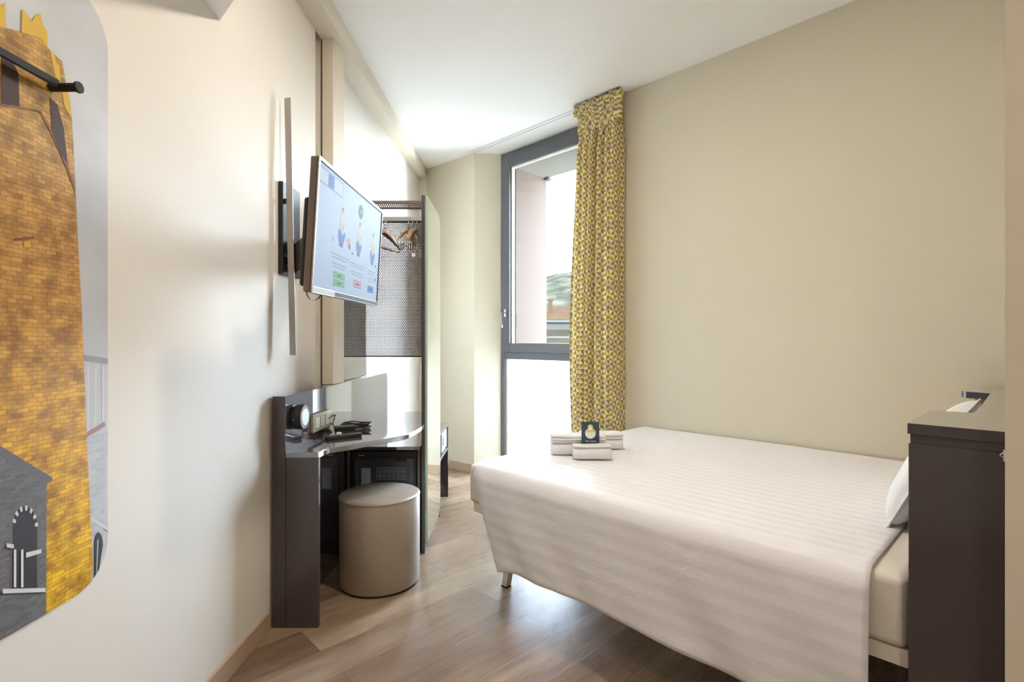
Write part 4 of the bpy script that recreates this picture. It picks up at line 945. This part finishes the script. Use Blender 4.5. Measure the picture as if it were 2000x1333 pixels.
obj('top_board', bm, ['lacquer', 'lacquer_side'], t, bevel=0.001)
bm = NBM(); box_c = W(0.075, 1.5225, 0.985)
stbox(bm, 0.062, 0.072, 1.518, 1.5235, 0.965, 0.99); tube(bm, [W(0.070, 1.517, 0.986), W(0.077, 1.517, 0.978), W(0.070, 1.517, 0.970)], 0.0012, 6); obj('cable_clip', bm, 'chrome', t)['label'] = 'tiny metal clip at the panel edge'

# ------------------------------------------------------------------ towels and card on the bed
def towel(label, cx, cy, z0, ln, dp, fracs, yaw, seed):
    """folded towel: length along x, rounded folds, layers of the given heights"""
    bm = NBM(); zb = 0.0
    for k, lh in enumerate(fracs):
        z = zb; zb += lh; prof = []; r = lh * 0.46; d2 = dp / 2 - 0.004 * (k % 2); nseg = 12
        for a in range(nseg + 1):
            th = PI / 2 + PI * a / nseg; prof.append((-d2 + r + r * math.cos(th), z + lh / 2 + r * 1.06 * math.sin(th)))
        for a in range(nseg + 1):
            th = -PI / 2 + PI * a / nseg; prof.append((d2 - r + r * math.cos(th), z + lh / 2 + r * 1.06 * math.sin(th)))
        nx = 30; rings = []
        for i in range(nx + 1):
            x = -ln / 2 + ln * i / nx; e = min(1, (ln / 2 - abs(x)) / 0.014); e = 1 - 0.16 * (1 - e) ** 2
            n1 = noise.noise(Vector((x * 13, k * 0.5 + seed, seed * 9))); n2 = noise.noise(Vector((x * 10, k * 1.3 + seed, 3)))
            bot = 0.15 if k == 0 else 1.0
            rings.append([bm.verts.new((x, y * e + 0.003 * n2, z + lh / 2 + (zz - z - lh / 2) * e + 0.0035 * n1 * (bot if zz < z + lh / 2 else 1))) for y, zz in prof])
        m_ = len(prof)
        for a, b in zip(rings, rings[1:]):
            for q in range(m_): bm.faces.new((a[q], a[(q + 1) % m_], b[(q + 1) % m_], b[q]))
        bm.faces.new(rings[0]); bm.faces.new(list(reversed(rings[-1])))
    o = obj('folded_towel', bm, 'towel', local=True, loc=(cx, cy, z0), smooth=True, ang=60); o.rotation_euler = (0, 0, yaw)
    tag(o, label, 'towel', 'folded white towels on the bed')
towel('large white folded towel standing behind the small one, left end nearest window', 0.330, 2.640, 0.6535, 0.270, 0.120, (0.060, 0.013, 0.012, 0.012), 0.0, 1)
towel('white folded towel furthest right, rear end poking out behind the others', 0.470, 2.778, 0.6535, 0.220, 0.115, (0.055, 0.013, 0.014), 0.0, 2)
towel('smallest white folded towel, in front of the dark card', 0.383, 2.516, 0.6535, 0.182, 0.074, (0.060, 0.008), -0.02, 3)

t = thing('greeting_card', 'dark blue-green card with white figure propped between the towels', 'card', (0.385, 2.568, 0.654))
bm = NBM(); y0 = 2.5655; cw = 0.0435; lean = 0.035
def cp(x, z, k=0): return (0.385 + x, y0 + (z - 0.654) * lean - 0.0004 * k, z)
vs = [bm.verts.new(cp(x, z)) for x, z in ((-cw, 0.656), (cw, 0.656), (cw, 0.823), (-cw, 0.823))]; vb = [bm.verts.new((v.co.x, v.co.y + 0.0012, v.co.z)) for v in vs]
bm.faces.new(vs); bm.faces.new(list(reversed(vb)))
for i in range(4): bm.faces.new((vs[i], vb[i], vb[(i + 1) % 4], vs[(i + 1) % 4]))
def cpoly(pts, mi, k): bm.faces.new([bm.verts.new(cp(x, z, k)) for x, z in pts]).material_index = mi
cpoly([(0.026 * math.cos(a), 0.766 + 0.026 * math.sin(a)) for a in [2 * PI * k / 32 for k in range(32)]], 1, 1)
cpoly([(0.0265 * math.cos(a), 0.7705 + 0.0215 * math.sin(a)) for a in [PI * k / 16 for k in range(17)]], 2, 2)
cpoly([(0.013 * math.cos(a), 0.797 + 0.013 * math.sin(a)) for a in [2 * PI * k / 24 for k in range(24)]], 2, 3)
cpoly([(-0.007, 0.783), (0.007, 0.783), (0.009, 0.794), (0, 0.799), (-0.009, 0.794)], 1, 4)
text_mesh(bm, 'This room', 0.0125, lambda x, y: cp(x, 0.7245 + y, 1), 1)
text_mesh(bm, 'has been', 0.0125, lambda x, y: cp(x, 0.7105 + y, 1), 1)
obj('card_panel', bm, ['card', 'card_white', 'card_yellow'], t)

# ------------------------------------------------------------------ outside world
bm = NBM(); NX, NY = 120, 60; V = {}
for i in range(NX + 1):
    for j in range(NY + 1):
        x = -260 + 700 * i / NX; y = 120 + 780 * j / NY
        ridge = 106 * math.exp(-((y - 700) / 240) ** 2) * (0.62 + 0.5 / (1 + math.exp(-(x - 30) / 70)))
        z = -9 + ridge + 9 * noise.noise(Vector((x / 70, y / 70, 0))) + 3.5 * noise.noise(Vector((x / 16, y / 16, 3)))
        V[i, j] = bm.verts.new((x, y, z))
for i in range(NX):
    for j in range(NY): bm.faces.new((V[i, j], V[i + 1, j], V[i + 1, j + 1], V[i, j + 1]))
o = obj('hillside', bm, 'hillside', smooth=True, ang=180); struct(o, 'wooded green hillside with scattered houses far behind the rooftops', 'hill')
bm = NBM(); prism(bm, [(-400, 8), (600, 8), (600, 1500), (-400, 1500)], -12, -9); struct(obj('ground', bm, 'hillside'), 'ground far below the window', 'ground')
bld = thing('neighbouring_building', 'yellow building with orange tiled hip roof across the street', 'building', (1.5, 27, -9))
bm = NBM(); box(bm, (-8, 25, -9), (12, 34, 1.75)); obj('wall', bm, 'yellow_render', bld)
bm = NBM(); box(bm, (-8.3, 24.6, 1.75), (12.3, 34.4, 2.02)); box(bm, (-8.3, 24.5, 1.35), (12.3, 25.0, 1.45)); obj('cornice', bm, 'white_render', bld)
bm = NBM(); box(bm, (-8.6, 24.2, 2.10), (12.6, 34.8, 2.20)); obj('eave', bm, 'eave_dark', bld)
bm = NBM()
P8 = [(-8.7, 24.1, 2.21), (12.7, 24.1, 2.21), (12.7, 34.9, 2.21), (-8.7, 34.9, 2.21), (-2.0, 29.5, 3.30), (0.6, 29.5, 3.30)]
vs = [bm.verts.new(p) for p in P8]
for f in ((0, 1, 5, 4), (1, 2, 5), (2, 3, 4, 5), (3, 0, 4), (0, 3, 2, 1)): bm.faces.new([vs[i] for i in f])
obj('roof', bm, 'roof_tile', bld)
bm = NBM(); box(bm, (1.84, 26.2, 2.6), (2.02, 26.4, 3.25)); box(bm, (1.78, 26.15, 3.25), (2.08, 26.45, 3.32)); obj('chimney', bm, 'roof_tile', bld)
for k in range(5):
    bm = NBM(); box(bm, (-4.0 + k * 1.9, 24.96, -0.6), (-3.2 + k * 1.9, 24.99, 1.1)); obj('window', bm, 'window_far', bld)
rnd = random.Random(5); hn = 0
hs = [(35, 330), (46, 345), (40, 390), (58, 420), (48, 300), (62, 465), (30, 360), (54, 372), (70, 410), (44, 450)]
lab = ['lowest and nearest the street', 'in the lower row right of centre', 'in the middle of the slope', 'half way up on the right', 'closest above the tiled roof', 'highest on the slope', 'leftmost, near the pink wall', 'beside the middle one', 'furthest right behind the curtain', 'upper left of the group']
def hz(x, y):
    ridge = 106 * math.exp(-((y - 700) / 240) ** 2) * (0.62 + 0.5 / (1 + math.exp(-(x - 30) / 70)))
    return -9 + ridge + 9 * noise.noise(Vector((x / 70, y / 70, 0))) + 3.5 * noise.noise(Vector((x / 16, y / 16, 3)))
for (x, y), lb in zip(hs, lab):
    z = hz(x, y) - 1.5; wv, dv, hv = rnd.uniform(5, 9), rnd.uniform(5, 8), rnd.uniform(5, 7)
    h = thing('hillside_house', 'small pale house on the hillside, ' + lb, 'house', (x, y, z), 'houses on the hillside')
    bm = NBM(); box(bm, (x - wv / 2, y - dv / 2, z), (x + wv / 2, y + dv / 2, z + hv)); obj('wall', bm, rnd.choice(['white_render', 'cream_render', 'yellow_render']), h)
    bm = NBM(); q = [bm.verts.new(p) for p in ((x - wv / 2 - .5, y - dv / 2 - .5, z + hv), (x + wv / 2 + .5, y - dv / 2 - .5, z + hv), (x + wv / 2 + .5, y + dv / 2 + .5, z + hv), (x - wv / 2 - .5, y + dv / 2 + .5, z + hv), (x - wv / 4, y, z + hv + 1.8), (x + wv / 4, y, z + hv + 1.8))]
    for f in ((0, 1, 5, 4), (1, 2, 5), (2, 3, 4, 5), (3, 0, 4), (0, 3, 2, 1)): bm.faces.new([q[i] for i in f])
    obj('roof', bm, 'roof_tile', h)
